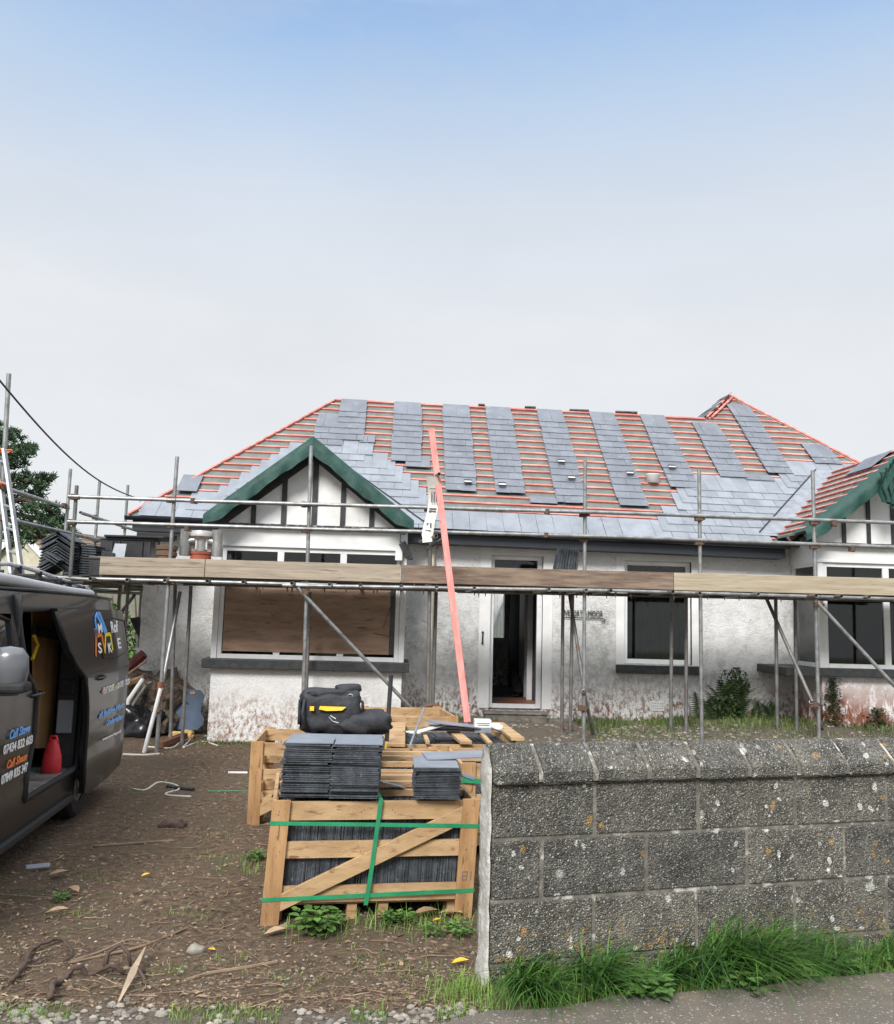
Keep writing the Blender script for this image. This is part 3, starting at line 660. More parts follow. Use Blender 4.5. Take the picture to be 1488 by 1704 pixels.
# ---- bays
def bay_build(x0, x1, A, Ehalf, side_win, boarded, sill_z, sillo, hdr):
    z0s, z1s = sill_z
    root = house
    b_ = MB(); b_.bx(x0+.02, x1-.02, YB, YB+.16, -.3, z0s); b_.bx(x0+.02, x0+.2, YB+.16, YW, -.3, z0s); b_.bx(x1-.2, x1-.02, YB+.16, YW, -.3, z0s)
    bw = b_.build('bay_wall', wallL if boarded else peelm, root)
    b_ = MB(); b_.bx(sillo[0], sillo[1], YB-.13, YB+.14, z0s, z1s); b_.bx(sillo[0], x0+.1, YB+.14, YW-.02, z0s, z1s); b_.bx(x1-.1, sillo[1], YB+.14, YW-.02, z0s, z1s)
    b_.build('bay_sill', black, root, bevel=.01)
    zh0, zh1 = hdr
    b_ = MB(); b_.bx(x0, x1, YB+.0, YB+.10, zh0, zh1); b_.bx(x0, x0+.1, YB+.1, YW, zh0, zh1); b_.bx(x1-.1, x1, YB+.1, YW, zh0, zh1); b_.bx(x0-.02, x1+.02, YB-.02, YB+.0, zh0-.0, zh0+.03)
    b_.bx(x0, x0+.075, YB+.001, YB+.1, z1s, zh0); b_.bx(x1-.075, x1, YB+.001, YB+.1, z1s, zh0)
    b_.build('bay_header', paintw, root, bevel=.003)
    tz = zh0-.34
    fr_ = window(root, x0+.077, x1-.077, z1s, zh0-.002, YB+.02, mull=[x0+(x1-x0)*q for q in ((.335, .665) if boarded else (.335, .665))], trans=(tz,), fw=.06, panes=True, mp=.045)
    for xx in (x0+.02, x1-.09):
        window(root, 0, 0, 0, 0, 0, panes=False) if False else None
        s_ = MB(); s_.bx(xx, xx+.07, YB+.12, YB+.17, z1s, zh0); s_.bx(xx, xx+.07, YW-.10, YW-.03, z1s, zh0); s_.bx(xx, xx+.07, YB+.17, YW-.10, z1s, z1s+.06); s_.bx(xx, xx+.07, YB+.17, YW-.10, tz-.03, tz+.03); s_.bx(xx, xx+.07, YB+.17, YW-.1, zh0-.05, zh0)
        o = s_.build('side_window_frame', upvc, root); MB().bx(xx+.03, xx+.035, YB+.17, YW-.1, z1s+.06, tz-.03).build('pane', glass, o); MB().bx(xx+.03, xx+.035, YB+.17, YW-.1, tz+.03, zh0-.05).build('pane', glass, o)
    return tz
z0s, z1s = atY(500, 1115, YB-.1).z, atY(500, 1099, YB-.1).z
hdrL = (atY(500, 912, YB).z, atY(500, 878, YB).z+.02)
so0, so1 = atY(335, 1105, YB-.13).x, atY(681, 1105, YB-.13).x
tz = bay_build(BLx0, BLx1, AL, 0, False, True, (z0s, z1s), (so0, so1), hdrL)
# plywood boarding of the left bay, set over the lower lights
xa, xb = atY(370, 1080, YB+.01).x, atY(647, 1080, YB+.01).x
MB().bx(xa, xb, YB+.006, YB+.018, atY(500, 1086, YB).z, tz-.0).build('plywood_boarding', ply, house)
MB().bx(xb+.003, atY(655, 1080, YB).x, YB+.010, YB+.018, atY(500, 1086, YB).z, tz).build('boarding_gap', plasticb, house)
z0r, z1r = atY(1420, 1127, YB-.1).z, atY(1420, 1113, YB-.1).z
hdrR = (atY(1420, 937, YB).z, atY(1420, 908, YB).z+.03)
tzr = bay_build(BRx0, BRx1, AR, 0, True, False, (z0r, z1r), (atY(1309, 1117, YB-.13).x, 2*AR.x-atY(1309, 1117, YB-.13).x), hdrR)
# gables
def gable(A, E, studs, zb, tri_in):
    yf = 11.98; hw = A.x-E.x
    gh = MB(); zi = A.z-.15
    gh.prism([(A.x-hw+.20, yf, zb), (A.x+hw-.20, yf, zb), (A.x, yf, zi)], (0, .08, 0)); gp = gh.build('gable_panel', paintw, house)
    for (xa, xb) in studs:
        zt_ = min(zi-abs(xa-A.x)*.79, zi-abs(xb-A.x)*.79)+.02
        b_ = MB(); b_.bx(xa, xb, yf-.025, yf-.002, zb, zt_); b_.build('gable_stud', black, gp)
    b_ = MB(); b_.bx(A.x-hw+.2, A.x+hw-.2, yf-.03, yf+.1, zb-.05, zb-.002); b_.build('gable_beam', M('weathered_timber', (.05, .05, .05), (.3, .3, .29), 30, .5, .62, rough=.9), gp)
    for sg in (-1, 1):
        b_ = MB(); P = [(A.x, yf-.05, A.z-.10), (A.x+sg*(hw+.0), yf-.05, A.z-.10-hw*.79), (A.x+sg*(hw-.08), yf-.05, A.z-.235-(hw-.08)*.79), (A.x, yf-.05, A.z-.235)]
        if sg > 0: P = P[::-1]
        b_.prism(P, (0, .035, 0)); b_.build('barge_board', black, gp)
        # rafters/soffit underneath
        b_ = MB()
        for yy in (11.75, 12.3, 12.8): b_.beam((A.x, yy, A.z-.08), (A.x+sg*hw, yy, A.z-.08-hw*.79), .04, .07)
        b_.build('rafter', twig, gp)
        # green membrane hanging over the verge, gently creased
        b_ = MB(); n_ = 40; vs = []
        for i in range(n_+1):
            t = i/n_; x = A.x+sg*hw*1.04*t; z = A.z+.03-hw*1.04*t*.79
            dr = .235+.008*math.sin(t*17+sg)+.03*noise.noise(Vector((t*9, sg*3, 0))) - .10*sm(.82, 1, t)
            for (dy, ddz) in ((.45, .0), (.02, .012), (-.02, -.01), (-.035+.012*math.sin(t*40), -dr*.5), (-.03+.02*math.sin(t*25+1), -dr)): vs.append((x+.0*dy, 11.62+dy, z+ddz))
        b_.add(vs, [(i*5+k, i*5+k+1, i*5+5+k+1, i*5+5+k) for i in range(n_) for k in range(4)])
        b_.build('verge_membrane', green, gp, smooth=True)
    return gp
def sx(px, Y=11.98): return atY(px, 880, Y).x
zbL = atY(520, 874, 11.98).z
gpL = gable(AL, EL, [(sx(a), sx(b_)) for a, b_ in ((417, 425), (467, 475.5), (517.5, 526.5), (565.5, 573.6), (614, 622))], zbL, 0)
zbR = atY(1430, 904, 11.98).z
sp = sx(1445)-sx(1404); cxr = [sx(1400.5)+k*sp for k in range(0, 7)]
gpR = gable(AR, ER, [(c, c+.055) for c in cxr], zbR, 0)
# folds of membrane bunched at the right gable
b_ = MB()
for j in range(5):
    c = atY(1466+j*8, 800, 11.5); zt_ = atY(1466+j*8, 800-j*7, 11.5).z+.12; L_ = (.42, .5, .62, .5, .55)[j]
    vs = []
    for k in range(9):
        for i in range(5): vs.append((c.x-.05+.035*i+.02*math.sin(k+j), 11.52-.03*abs(i-2)*(1+.3*math.sin(k*.9+j)), zt_-L_*k/8))
    b_.add(vs, [(k*5+i, k*5+i+1, k*5+6+i, k*5+5+i) for k in range(8) for i in range(4)])
b_.build('loose_membrane', green, gpR, smooth=True)
# bay roofs
def bay_roof(A, E, lbl, left_battens):
    q = MB(); hw = A.x-E.x
    yv = lambda z, x: YE+(z-ZE-zsh(x))/ST*CT if z > ZE+zsh(x) else YE
    for sg in (-1, 1):
        e = (A.x+sg*hw, E.z)
        ya, ye = yv(A.z, A.x), max(yv(E.z, e[0]), YE)+.02
        q.prism([(A.x, 11.66, A.z), (A.x, ya, A.z), (e[0], ye, e[1]), (e[0], 11.66, e[1])][::(1 if sg < 0 else -1)], (0, 0, -.03))
    br = q.build('bay_roof', memb, house)
    for sg in (-1, 1):
        k = .06
        while k < hw/math.cos(math.atan(.79))-.03:
            dx = hw-k*math.cos(math.atan(.79)); x = A.x+sg*dx; z = A.z-dx*.79+.02
            b_ = MB(); yy = yv(z, x)
            b_.beam((x, 11.66+rnd(-.02, .02), z), (x, yy-.02, z), .04, .026, (sg*.62, 0, .785)); b_.build('bay_batten', batten, br)
            k += .195
    return br, yv
brL, yv = bay_roof(AL, EL, 'l', False); brR, yv = bay_roof(AR, ER, 'r', True)
# slates on the left bay's slopes
for A, E, br, sgs in ((AL, EL, brL, (1, -1)),):
    b_ = MB(); c79 = math.cos(math.atan(.79)); hw = A.x-E.x
    for sg in sgs:
        for k in range(9):
            y = 11.75
            while True:
                dx = hw-(k*.19)*c79; 
                if dx < .1: break
                z = A.z-dx*.79; 
                if y > yv(z, A.x)-.1: break
                dx2 = max(0, dx-.42*c79); P = [(A.x+sg*dx, y, A.z-dx*.79+.05), (A.x+sg*dx, y+.24, A.z-dx*.79+.05), (A.x+sg*dx2, y+.24, A.z-dx2*.79+.03), (A.x+sg*dx2, y, A.z-dx2*.79+.03)]
                b_.add(P+[(p[0], p[1], p[2]+.006) for p in P], [(3, 2, 1, 0), (4, 5, 6, 7), (0, 1, 5, 4), (1, 2, 6, 5), (2, 3, 7, 6), (3, 0, 4, 7)]); y += .25
    b_.build('bay_slates', slateD, br)
# a few slates on the right bay's slope near its ridge
b_ = MB()
for i, (d0, y) in enumerate(((.42, 12.2), (.42, 12.46), (.42, 12.72))):
    d1 = d0-.33; P = [(AR.x-d0, y, AR.z-d0*.79+.06), (AR.x-d0, y+.25, AR.z-d0*.79+.06), (AR.x-d1, y+.25, AR.z-d1*.79+.06), (AR.x-d1, y, AR.z-d1*.79+.06)]
    b_.prism(P, (0, 0, .006))
b_.build('bay_slates', slateD, brR)
# lead valleys
for A, E, sg in ((AR, ER, -1), (AL, EL, 1), (AL, EL, -1)):
    hw = A.x-E.x; vs = []
    for i in range(9):
        t = i/8; x = A.x+sg*(hw-.02)*(1-t*.98); z = A.z-abs(x-A.x)*.79; s = max(0, (z-ZE-zsh(x))/ST); p = RP(x, s, .058)
        vs += [p+Vector((sg*.26, 0, 0)) if True else p, p+Vector((sg*.02, -.0, .0)), Vector((x-sg*.10, p.y-.02, z+.07))]
    b_ = MB(); b_.add(vs, [(i*3+k, i*3+k+1, i*3+4+k, i*3+3+k) for i in range(8) for k in range(2)])
    b_.build('lead_valley', lead, roof, smooth=True); b_ = MB(); b_.path([vs[i*3]+Vector((sg*.01, 0, .012)) for i in range(9)], .010, 6); b_.build('valley_edge', gutt, roof)
# security lamp, white box and cable on the left bay corner
a = atY(664, 921, YB-.05); q = MB(); q.box(a, (.10, .08, .2)); bx_ = q.build('junction_box', whitep, house, bevel=.008)
q = MB(); c = atY(675, 915, YB-.1); q.box(c, (.10, .12, .22), Matrix.Rotation(R(-28), 3, 'Y')); q.box(c+Vector((.07, -.02, -.11)), (.07, .07, .06)); q.build('security_lamp', plasticb, house, bevel=.01)
q = MB(); q.path([atY(667, 885, YB-.02), atY(666, 905, YB-.03), a+Vector((.02, -.02, .1)), ], .005, 6); q.path([atY(667, 902, YB-.05), atY(674, 904, YB-.09), c+Vector((0, 0, .1))], .007, 6); q.path([atY(667, 935, YB-.04), atY(665, 965, YB-.04), atY(638, 1045, YB-.03)], .004, 6); q.build('cable', black, house)
q = MB(); hk = atY(243, 838, 13.0); q.path([hk+Vector((0, 0, -.35)), hk], .03, 10); q.path([hk+Vector((.09*math.cos(a_), 0, .02+.07*math.sin(a_))) for a_ in [math.pi*k/8 for k in range(9)]], .006, 6); q.build('cable_bracket', galv2, house)
#SPLIT
# ================================================================== SCAFFOLD
YS, YI, YD = 11.0, 11.72, 10.95
sc_ = thing('scaffold', 'galvanised tube scaffold with timber toe boards running along the whole front of the bungalow', 'scaffold', (1.5, 11, 0))
def std(pt, pb, Y, mt=galv, z0=None, name='standard'):
    a, b = atY(*pt, Y), atY(*pb, Y); d = (b-a); zb_ = gz(b.x, Y)-.02 if z0 is None else z0
    b = a+d*((zb_-a.z)/d.z); q = MB(); q.tube(b, a); q.box(b+Vector((0, 0, .01)), (.13, .13, .008)); return q.build(name, mt, sc_, smooth='auto'), a, b
front = [((295, 760), (262, 1232), galv), ((518, 742), (505, 1150), galv), ((718, 800), (712, 1175), galv2), ((974, 766), (971.5, 1215), galv), ((1163.5, 781), (1168, 1225), galv), ((1352.5, 783), (1363, 1228), galv), ((1560, 790), (1575, 1228), galv)]
fx = []
for pt, pb, mt in front: o, a, b = std(pt, pb, YS, mt); fx.append((a, b))
for pt, pb in (((292, 968), (284, 1222)), ((318, 975), (304, 1218)), ((516, 985), (508, 1200)), ((726, 985), (720, 1190)), ((937, 985), (935, 1212)), ((953, 985), (949, 1215)), ((1118, 985), (1116.5, 1205)), ((1142, 990), (1142, 1215)), ((1291, 997), (1293.5, 1205)), ((1323, 997), (1326, 1215))):
    std(pt, pb, YI, galv2)
def tube(name, pa, Ya, pb, Yb_, mt=galv, r=.024):
    a, b = atY(*pa, Ya), atY(*pb, Yb_); q = MB(); q.tube(a, b, r); return q.build(name, mt, sc_, smooth='auto')
# guard rails and ledgers (joined lengths)
tube('guard_rail', (114, 826), YS-.05, (530, 840.5), YS-.05); tube('guard_rail', (318, 833.5), YS-.10, (985, 852.5), YS-.1); tube('guard_rail', (900, 849), YS-.05, (1600, 874), YS-.05)
tube('guard_rail', (113, 868), YS-.05, (676, 885), YS-.05); tube('guard_rail', (600, 882), YS-.1, (1010, 893), YS-.1); tube('guard_rail', (905, 889), YS-.05, (1610, 915), YS-.05)
tube('ledger', (150, 963), YS-.05, (560, 974), YS-.05, galv); tube('ledger', (470, 974), YS-.1, (1010, 983), YS-.10, galv); tube('ledger', (960, 981), YS-.05, (1600, 1000), YS-.05, galv)
tube('ledger', (170, 968), YI+.05, (820, 984), YI+.05, galv2); tube('ledger', (760, 984), YI+.1, (1600, 1002), YI+.1, galv2)
# transoms sticking out towards the viewer
def zdeck(px): return atY(px, 956+(px-168)*32/1320., YD).z-.030
for px in (150, 211, 274, 345, 405, 486, 549, 600, 668, 727, 790, 914, 976, 1017, 1120, 1165, 1262, 1358, 1400, 1446, 1500):
    a = atY(px, 970, YS-.22+rnd(-.06, .05)); z = zdeck(px)-.03+rnd(-.006, .006)
    q = MB(); q.tube((a.x, a.y, z), (a.x+rnd(-.05, .05), YI+.35+rnd(-.1, .1), z)); q.build('transom', galv if rnd(0, 1) < .5 else galv2, sc_, smooth='auto')
# toe boards
def toe(px0, px1, yt0, yt1, mt, n=1, h=.225):
    a, b = atY(px0, yt0, YD), atY(px1, yt1, YD)
    for k in range(n):
        hh = h/n; o = Vector((0, -.002*k, -hh*(k+.5))); q = MB(); q.beam(a+o, b+o, .036, hh-.003); q.build('toe_board', mt, sc_, bevel=.004)
toe(168, 342, 926, 930.4, board, 2); toe(343, 667, 930.4, 940, board); toe(668, 1120, 940, 952.6, board_old); toe(1121, 1590, 952.8, 965, M('pale_scaffold_board', (.43, .37, .27), (.31, .255, .175), 2.6, .36, .64, rough=.8, st=(.7, 8, 11), c3=(.2, .13, .08), s3=4, t3=(.60, .72)))
# deck boards
for j in range(4):
    y0 = YD+.04+j*.235
    for a_, b_ in ((166, 690), (691, 1180), (1181, 1600)):
        A, B = atY(a_, 960, y0), atY(b_, 980, y0); za, zb = zdeck(a_), zdeck(b_); q = MB(); q.beam((A.x, y0+.11, za+.018), (B.x-.01, y0+.11, zb+.018), .222, .036); q.build('deck_board', deckb, sc_, bevel=.003)
# board clips seen hanging under the ledger
for px in [205, 262, 420, 430, 437, 478, 486, 540, 576, 622, 628, 667, 705, 790, 797, 808, 888, 893, 901, 932, 944, 960, 979, 1010, 1025, 1050, 1122, 1178, 1206, 1230, 1300, 1386, 1450]:
    a = atY(px, 985+(px-744)*.014, YS-.03); q = MB(); h_ = rnd(.03, .07); q.prism([(a.x-.012, a.y, a.z+.03), (a.x+.012, a.y, a.z+.03), (a.x+.003, a.y, a.z-h_), (a.x-.003, a.y, a.z-h_)][::-1], (0, .01, 0)); q.build('board_clip', rust, sc_)
# couplers
cm = MB(); cm.box((0, 0, 0), (.075, .06, .062)); cm.path([(-.036, 0, -.036), (-.036, 0, .036)], .036, 10); cm.box((.04, -.01, 0), (.05, .03, .035)); cm.path([(.05, -.05, .0), (.05, .02, 0)], .009, 6); cm.path([(.02, -.055, -.03), (.02, -.02, -.03)], .009, 6)
c0 = cm.build('coupler', rust, None, smooth='auto', bevel=.004); c0.parent = sc_; first = [True]
def coupler(p, rz=0, s_=1):
    c = c0 if first[0] else c0.copy()
    if not first[0]: sc.collection.objects.link(c); c.parent = sc_
    first[0] = False; c.location = Vector(p)-Vector(sc_['_loc']); c.rotation_euler = (0, 0, rz); c.scale = (s_, s_, s_)
for i, (a, b) in enumerate(fx):
    for v in (829.5+(a.x+3)*5.4 if False else None,):
        pass
    for vy in ((826, 874), (869, 913), (964, 995)):
        px = proj((a.x, YS, 2.7))[0]; vy_ = vy[0]+(vy[1]-vy[0])*(px-118)/1370; p = atY(px, vy_, YS-.025); coupler(p)
    p = atY(proj((a.x, YS, 2.3))[0], 936+(proj(a)[0]-168)*.028, YS-.02)
    if i in (1, 3): coupler(p, 0, .7)
for px, py in ((322, 834), (910, 852), (1387, 872), (312, 880), (908, 891), (1417, 914), (1386, 870)): coupler(atY(px, py, YS-.07), R(90), .9)
# braces and feet
tube('brace', (495, 978), YS-.12, (684, 1178), YS+.15, galv); tube('brace', (1361, 1003), YS-.1, (1600, 1262), YS-.35, galv)
tube('brace', (1276, 997), YI, (1352, 1168), YS-.1, galv2); tube('brace', (948, 990), YI+.1, (973, 1152), YS+.1, galv2); tube('brace', (300, 985), YI, (270, 1140), YS+.35, galv)
coupler(atY(971, 1178, YS-.03)); coupler(atY(1355, 1172, YS-.06)); coupler(atY(262, 1180, YS-.03)); coupler(atY(508, 985, YS-.1)); coupler(atY(1363, 1006, YS-.06)); coupler(atY(505, 975, YI)); coupler(atY(716, 1180, YS-.05))
for pa, Ya, pb in (((268, 1145), YS-.08, (240, 1252)), ((971, 1150), YS-.06, (991, 1236)), ((1350, 1168), YS-.1, (1378, 1234))):
    a = atY(*pa, Ya); g_ = atZ(*pb, gz(a.x, Ya-.7)); q = MB(); q.tube(g_, a, .025); q.build('raker', whitep if pa[0] < 300 else galv, sc_, smooth='auto')
a = atY(266, 1150, YS-.05); q = MB(); q.path([a+Vector((0, 0, -.09)), a+Vector((.005, 0, .11))], .036, 10); q.build('sleeve_coupler', M('rust_orange', (.24, .085, .04), (.15, .06, .035), 20, rough=.8), sc_)
# stub tubes with the printed sheet, near the third standard
sx_, sz_ = atY(728, 789, YS-.12), atY(722, 893, YS-.12)
for p_, q_ in ((atY(731, 789, YS-.5), atY(712, 800, YS+.15)), (atY(726, 892, YS-.45), atY(700, 902, YS+.1)), (atY(737, 897, YS-.30), atY(712, 913, YS+.2))):
    q = MB(); q.tube(p_, q_); q.build('transom', galv2, sc_, smooth='auto')
# return along the left side of the bungalow
XS = -4.85
def side(px, Y, ytop, z0=0): 
    x = atY(px, 900, Y).x; z1 = atY(px, ytop, Y).z; q = MB(); q.tube((x, Y, z0), (x, Y, z1)); q.build('standard', galv2 if px == 207 else galv, sc_, smooth='auto'); return Vector((x, Y, z1))
c1 = atY(128, 808, YS); c2 = atY(118, 948, YS); q = MB(); d_ = c2-c1; q.tube(c1, c1+d_*((.0-c1.z)/d_.z)); q.build('standard', galv2, sc_, smooth='auto')
coupler(atY(127, 827, YS-.03)); coupler(atY(122, 869, YS-.03))
side(108, 12.7, 780); side(158.5, 13.9, 800); side(206.5, 15.4, 807)
t1 = atY(15, 622, 10.0); t2 = atY(5, 800, 10.0); q = MB(); d_ = t2-t1; q.tube(t1, t1+d_*((0-t1.z)/d_.z), .026); q.build('standard', galv, sc_, smooth='auto')
for (pa, Ya, pb, Yb_) in (((0, 809), 9.9, (114, 846), 13.0), ((134, 853), 12.6, (236, 886), 16.2), ((0, 861), 9.9, (192, 905), 13.4), ((180, 902), 12.8, (232, 921), 16)):
    tube('guard_rail', pa, Ya, pb, Yb_, galv)
for px, Y, ys in ((108, 12.7, (842, 887)), (158.5, 13.9, (861, 899)), (206.5, 15.4, (877,)), (6, 10, (812, 862))):
    for y_ in ys: coupler(atY(px, y_, Y-.03), R(90))
for Y in (11.2, 12.6, 14, 15.5):
    q = MB(); q.tube((XS-.2, Y, 2.06), (-3.85, Y, 2.06)); q.build('transom', galv2, sc_, smooth='auto')
for j in range(4):
    q = MB(); x = -4.75+j*.232; q.beam((x, 11.1, 2.10), (x, 16.4, 2.10), .222, .036); q.build('deck_board', deckb, sc_, bevel=.003)
q = MB(); q.tube((-4.9, 9.95, 2.0), (-4.9, 16.4, 2.04)); q.build('ledger', galv, sc_, smooth='auto')
for px, Y in ((198, 13), (212, 12.3), (234, 15.8)):
    x = atY(px, 1000, Y).x; q = MB(); q.tube((x, Y, 0), (x, Y, 2.2)); q.build('standard', galv2, sc_, smooth='auto')
tube('brace', (224, 990), 12.4, (190, 1035), 12.6, galv2); tube('ledger', (150, 984), 14, (262, 989), 14.2, galv); tube('ledger', (60, 958), 11, (170, 966), 11, galv)

# printed sheet hanging between two stub tubes
q = MB(); n_ = 16; vs = []
A_, B_ = atY(719, 793, YS-.45), atY(716, 902, YS-.4)
for i in range(n_+1):
    t = i/n_; p = A_.lerp(B_, t)+Vector((.035*math.sin(t*5), .10*math.sin(t*3.1), 0)); wd = (.15-.02*math.sin(t*3.2))/2*(1 if t < .93 else .8)
    for k in (-1, 0, 1): vs.append(p+Vector((k*wd, .012*k*k+.02*math.sin(t*7+k), .01*k)))
q.add(vs, [(i*3+k, i*3+k+1, i*3+4+k, i*3+3+k) for i in range(n_) for k in range(2)])
sh = thing('hanging_strip', 'white printed plastic strip hanging between two stub tubes beside the pink plank', 'strip', (A_.x, A_.y, 2.0)); q.build('sheet', paper, sh, smooth=True)
q = MB(); 
for (t, w_, h_) in ((.18, .10, .012), (.30, .012, .13), (.305, .012, .13), (.31, .012, .12), (.48, .09, .02), (.52, .09, .02), (.74, .06, .06), (.82, .07, .012)):
    p = A_.lerp(B_, t)+Vector((.035*math.sin(t*5)+(.03 if h_ > .1 else 0)*(1 if t < .304 else -1 if t > .307 else 0), .10*math.sin(t*3.1)-.012, 0)); q.box(p, (w_, .002, h_))
q.build('print', ink, sh)

# pink plank leaning against the scaffold, its foot by the crates
a, b = atY(718, 714, YS-.28+.1), atZ(777, 1202, .55)
b = atY(778, 1202, 9.9)
q = MB(); q.beam(b, a, .076, .034, (0, -1, .2)); pk = q.build('pink_plank', pinkw, None, bevel=.003); tag(pk, 'long pink roofing batten leaning up over the scaffold boards to the roof', 'plank')
mbk = MB(); 
# ladder lashed to the tall standard
ld = thing('ladder', 'aluminium ladder lashed with orange ties to the tall tube behind the van', 'ladder', (-4.3, 9.7, 0))
def lp(u, v, Y): return atY(u, v, Y)
s1a, s1b = lp(7, 748, 9.75), lp(36, 950, 9.35); s2a, s2b = lp(-6, 745, 10.1), lp(19, 950, 9.65)
def ext(a, b): d = b-a; return a+d*((0.02-a.z)/d.z)
for a, b in ((s1a, s1b), (s2a, s2b)): q = MB(); q.beam(ext(a, b), a, .03, .075, (0, 1, 0)); q.build('stile', alu, ld, bevel=.004)
e1, e2 = ext(s1a, s1b), ext(s2a, s2b)
for k in range(13):
    t = (k+.6)/13.3; q = MB(); q.path([s1a.lerp(e1, t), s2a.lerp(e2, t)], .015, 8); q.build('rung', alu, ld)
for y_ in (749, 805): q = MB(); c = atY(6, y_, 9.85); q.path([c+Vector((.07*math.cos(t), .13*math.sin(t), .015*math.sin(2*t))) for t in [math.pi*k/8 for k in range(17)]], .012, 6); q.build('tie', inko, ld)

# ---- things on the scaffold deck
def deckz(px): return zdeck(px)+.037
# chimney pots
p = atY(277, 930, 11.4); z = deckz(277); k = thing('chimney_pot', 'mossy round clay chimney pot with a double rim on the deck, left of the cowl', 'chimney pot', (p.x, 11.4, z), 'chimney pots on the deck')
q = MB(); q.lathe((p.x, 11.4, z), [(.11, 0), (.12, .02), (.115, .26), (.13, .27), (.13, .31), (.12, .32), (.12, .34), (.135, .35), (.135, .40), (.11, .405), (.10, .38), (.09, 0)], 24); q.build('body', terra, k, smooth='auto')
p = atY(334, 930, 11.4); z = deckz(334); k = thing('chimney_pot', 'red clay chimney pot topped with a grey H-shaped metal cowl on the deck', 'chimney pot', (p.x, 11.4, z), 'chimney pots on the deck')
q = MB(); q.lathe((p.x, 11.4, z), [(.10, 0), (.11, .22), (.132, .23), (.132, .27), (.12, .28), (.12, .295), (.132, .30), (.13, .335), (.10, .34), (.09, .1)], 24); q.build('body', M('red_clay', (.45, .11, .06), (.38, .10, .06), 9, rough=.7), k, smooth='auto')
c = Vector((p.x, 11.4, z+.34)); q = MB(); q.path([c, c+Vector((0, 0, .18))], .075, 20); q.path([c+Vector((-.055, -.05, .02)), c+Vector((-.055, -.05, .16))], .012, 6, 1); q.path([c+Vector((.075, -.05, .02)), c+Vector((.075, -.05, .16))], .012, 6, 1); q.build('cowl_neck', [steel, whitep], k, smooth='auto')
q = MB(); q.lathe(c+Vector((0, 0, .16)), [(.09, 0), (.15, .03), (.155, .07), (.14, .10), (.0, .105)], 24); q.build('cowl_cap', whitep if False else M('cap_metal', (.6, .58, .55), rough=.35, metal=.3), k, smooth='auto')
for s_ in (-1, 1):
    q = MB(); cc = c+Vector((s_*.20, 0, -.02)); q.path([cc+Vector((0, 0, -.04)), cc+Vector((0, 0, .30))], .075, 20); q.path([c+Vector((s_*.05, 0, .15)), cc+Vector((0, 0, .13))], .06, 14); q.build('cowl_arm', steel, k, smooth='auto')
# standing slates
p = atY(925, 945, 11.3); z = deckz(940); sp_ = thing('slate_bundle', 'dark slates standing on edge and fanned, on the deck right of the fanlight', 'slates', (p.x+.15, 11.3, z))
for j in range(8):
    q = MB(); xx = p.x+j*.036; q.box((xx+.0, 11.3+rnd(-.015, .015), z+.25), (.028, .25, .49), Matrix.Rotation(R(10-j*.8), 3, 'Y')); q.build('slate', slateE, sp_)
for i, (px, w_, lab) in enumerate(((903, .24, 'low flat slate pile on the deck just left of the standing slates'), (1190, .30, 'low flat slate pile on the deck, nearest the middle window'), (1232, .30, 'low flat slate pile midway between the middle window and right bay'), (1310, .2, 'low flat slate pile on the deck beside the right bay'), (742, .36, 'low flat slate pile on the deck behind the pink plank'))):
    p = atY(px, 950, 11.25); q = MB()
    hz_ = .045
    for j in range(9): q.box((p.x+rnd(-.01, .01), 11.25, deckz(px)+.008+j*.022), (w_, .4, .018), Matrix.Rotation(rnd(-.05, .05), 3, 'Z'))
    o = q.build('slate_pile', slateE); tag(o, lab, 'slates', 'flat slate piles on the deck')
# ridge tiles stacked on the left return of the deck
zb = 2.12
def vtile(mb, c, L_, ax, w_=.17, h_=.11, t_=.014, rz=0):
    M_ = Matrix.Rotation(rz, 3, 'Z'); P = [(-w_, 0, -h_), (0, 0, 0), (w_, 0, -h_), (w_-.01, 0, -h_-t_), (0, 0, -t_*1.25), (-w_+.01, 0, -h_-t_)]
    P = [Vector(c)+M_ @ Vector((x, -L_/2, z)) for x, y, z in P]; mb.prism(P[::-1], M_ @ Vector((0, L_, 0)))
stk = atY(104, 940, 11.6); k = thing('ridge_tile_stack', 'nested stack of black V-shaped ridge tiles on the deck behind the van', 'ridge tiles', (stk.x, 11.6, zb))
for j in range(12):
    q = MB(); vtile(q, (stk.x+rnd(-.012, .012), 11.6+rnd(-.02, .02), zb+.15+j*.038), .45, None, .21, .125, rz=rnd(-.04, .04)+R(-3)); q.build('ridge_tile', slateE, k)
st2 = atY(141, 940, 11.75); k = thing('tile_stack', 'stack of dark tiles lying flat between the ridge tiles and the black crate', 'tiles', (st2.x, 11.75, zb))
for j in range(13):
    q = MB(); n_ = 5
    for (dx) in (-.1, .1): q.box((st2.x+dx+rnd(-.01, .01), 11.75, zb+.02+j*.032), (.185, .4, .02), Matrix.Rotation(R(3)+rnd(-.03, .03), 3, 'Y'))
    q.build('tile', slateE, k)
q = MB(); p = atY(92, 940, 11.35); 
for j in range(3): q.box(p+Vector((.02*j-.02, 0, .05+.025*j)), (.20, .3, .016), Matrix.Rotation(R(30), 3, 'Y'))
tag(q.build('leaning_slates', slateE), 'three dark slates tipped against the foot of the ridge tile stack', 'slates')
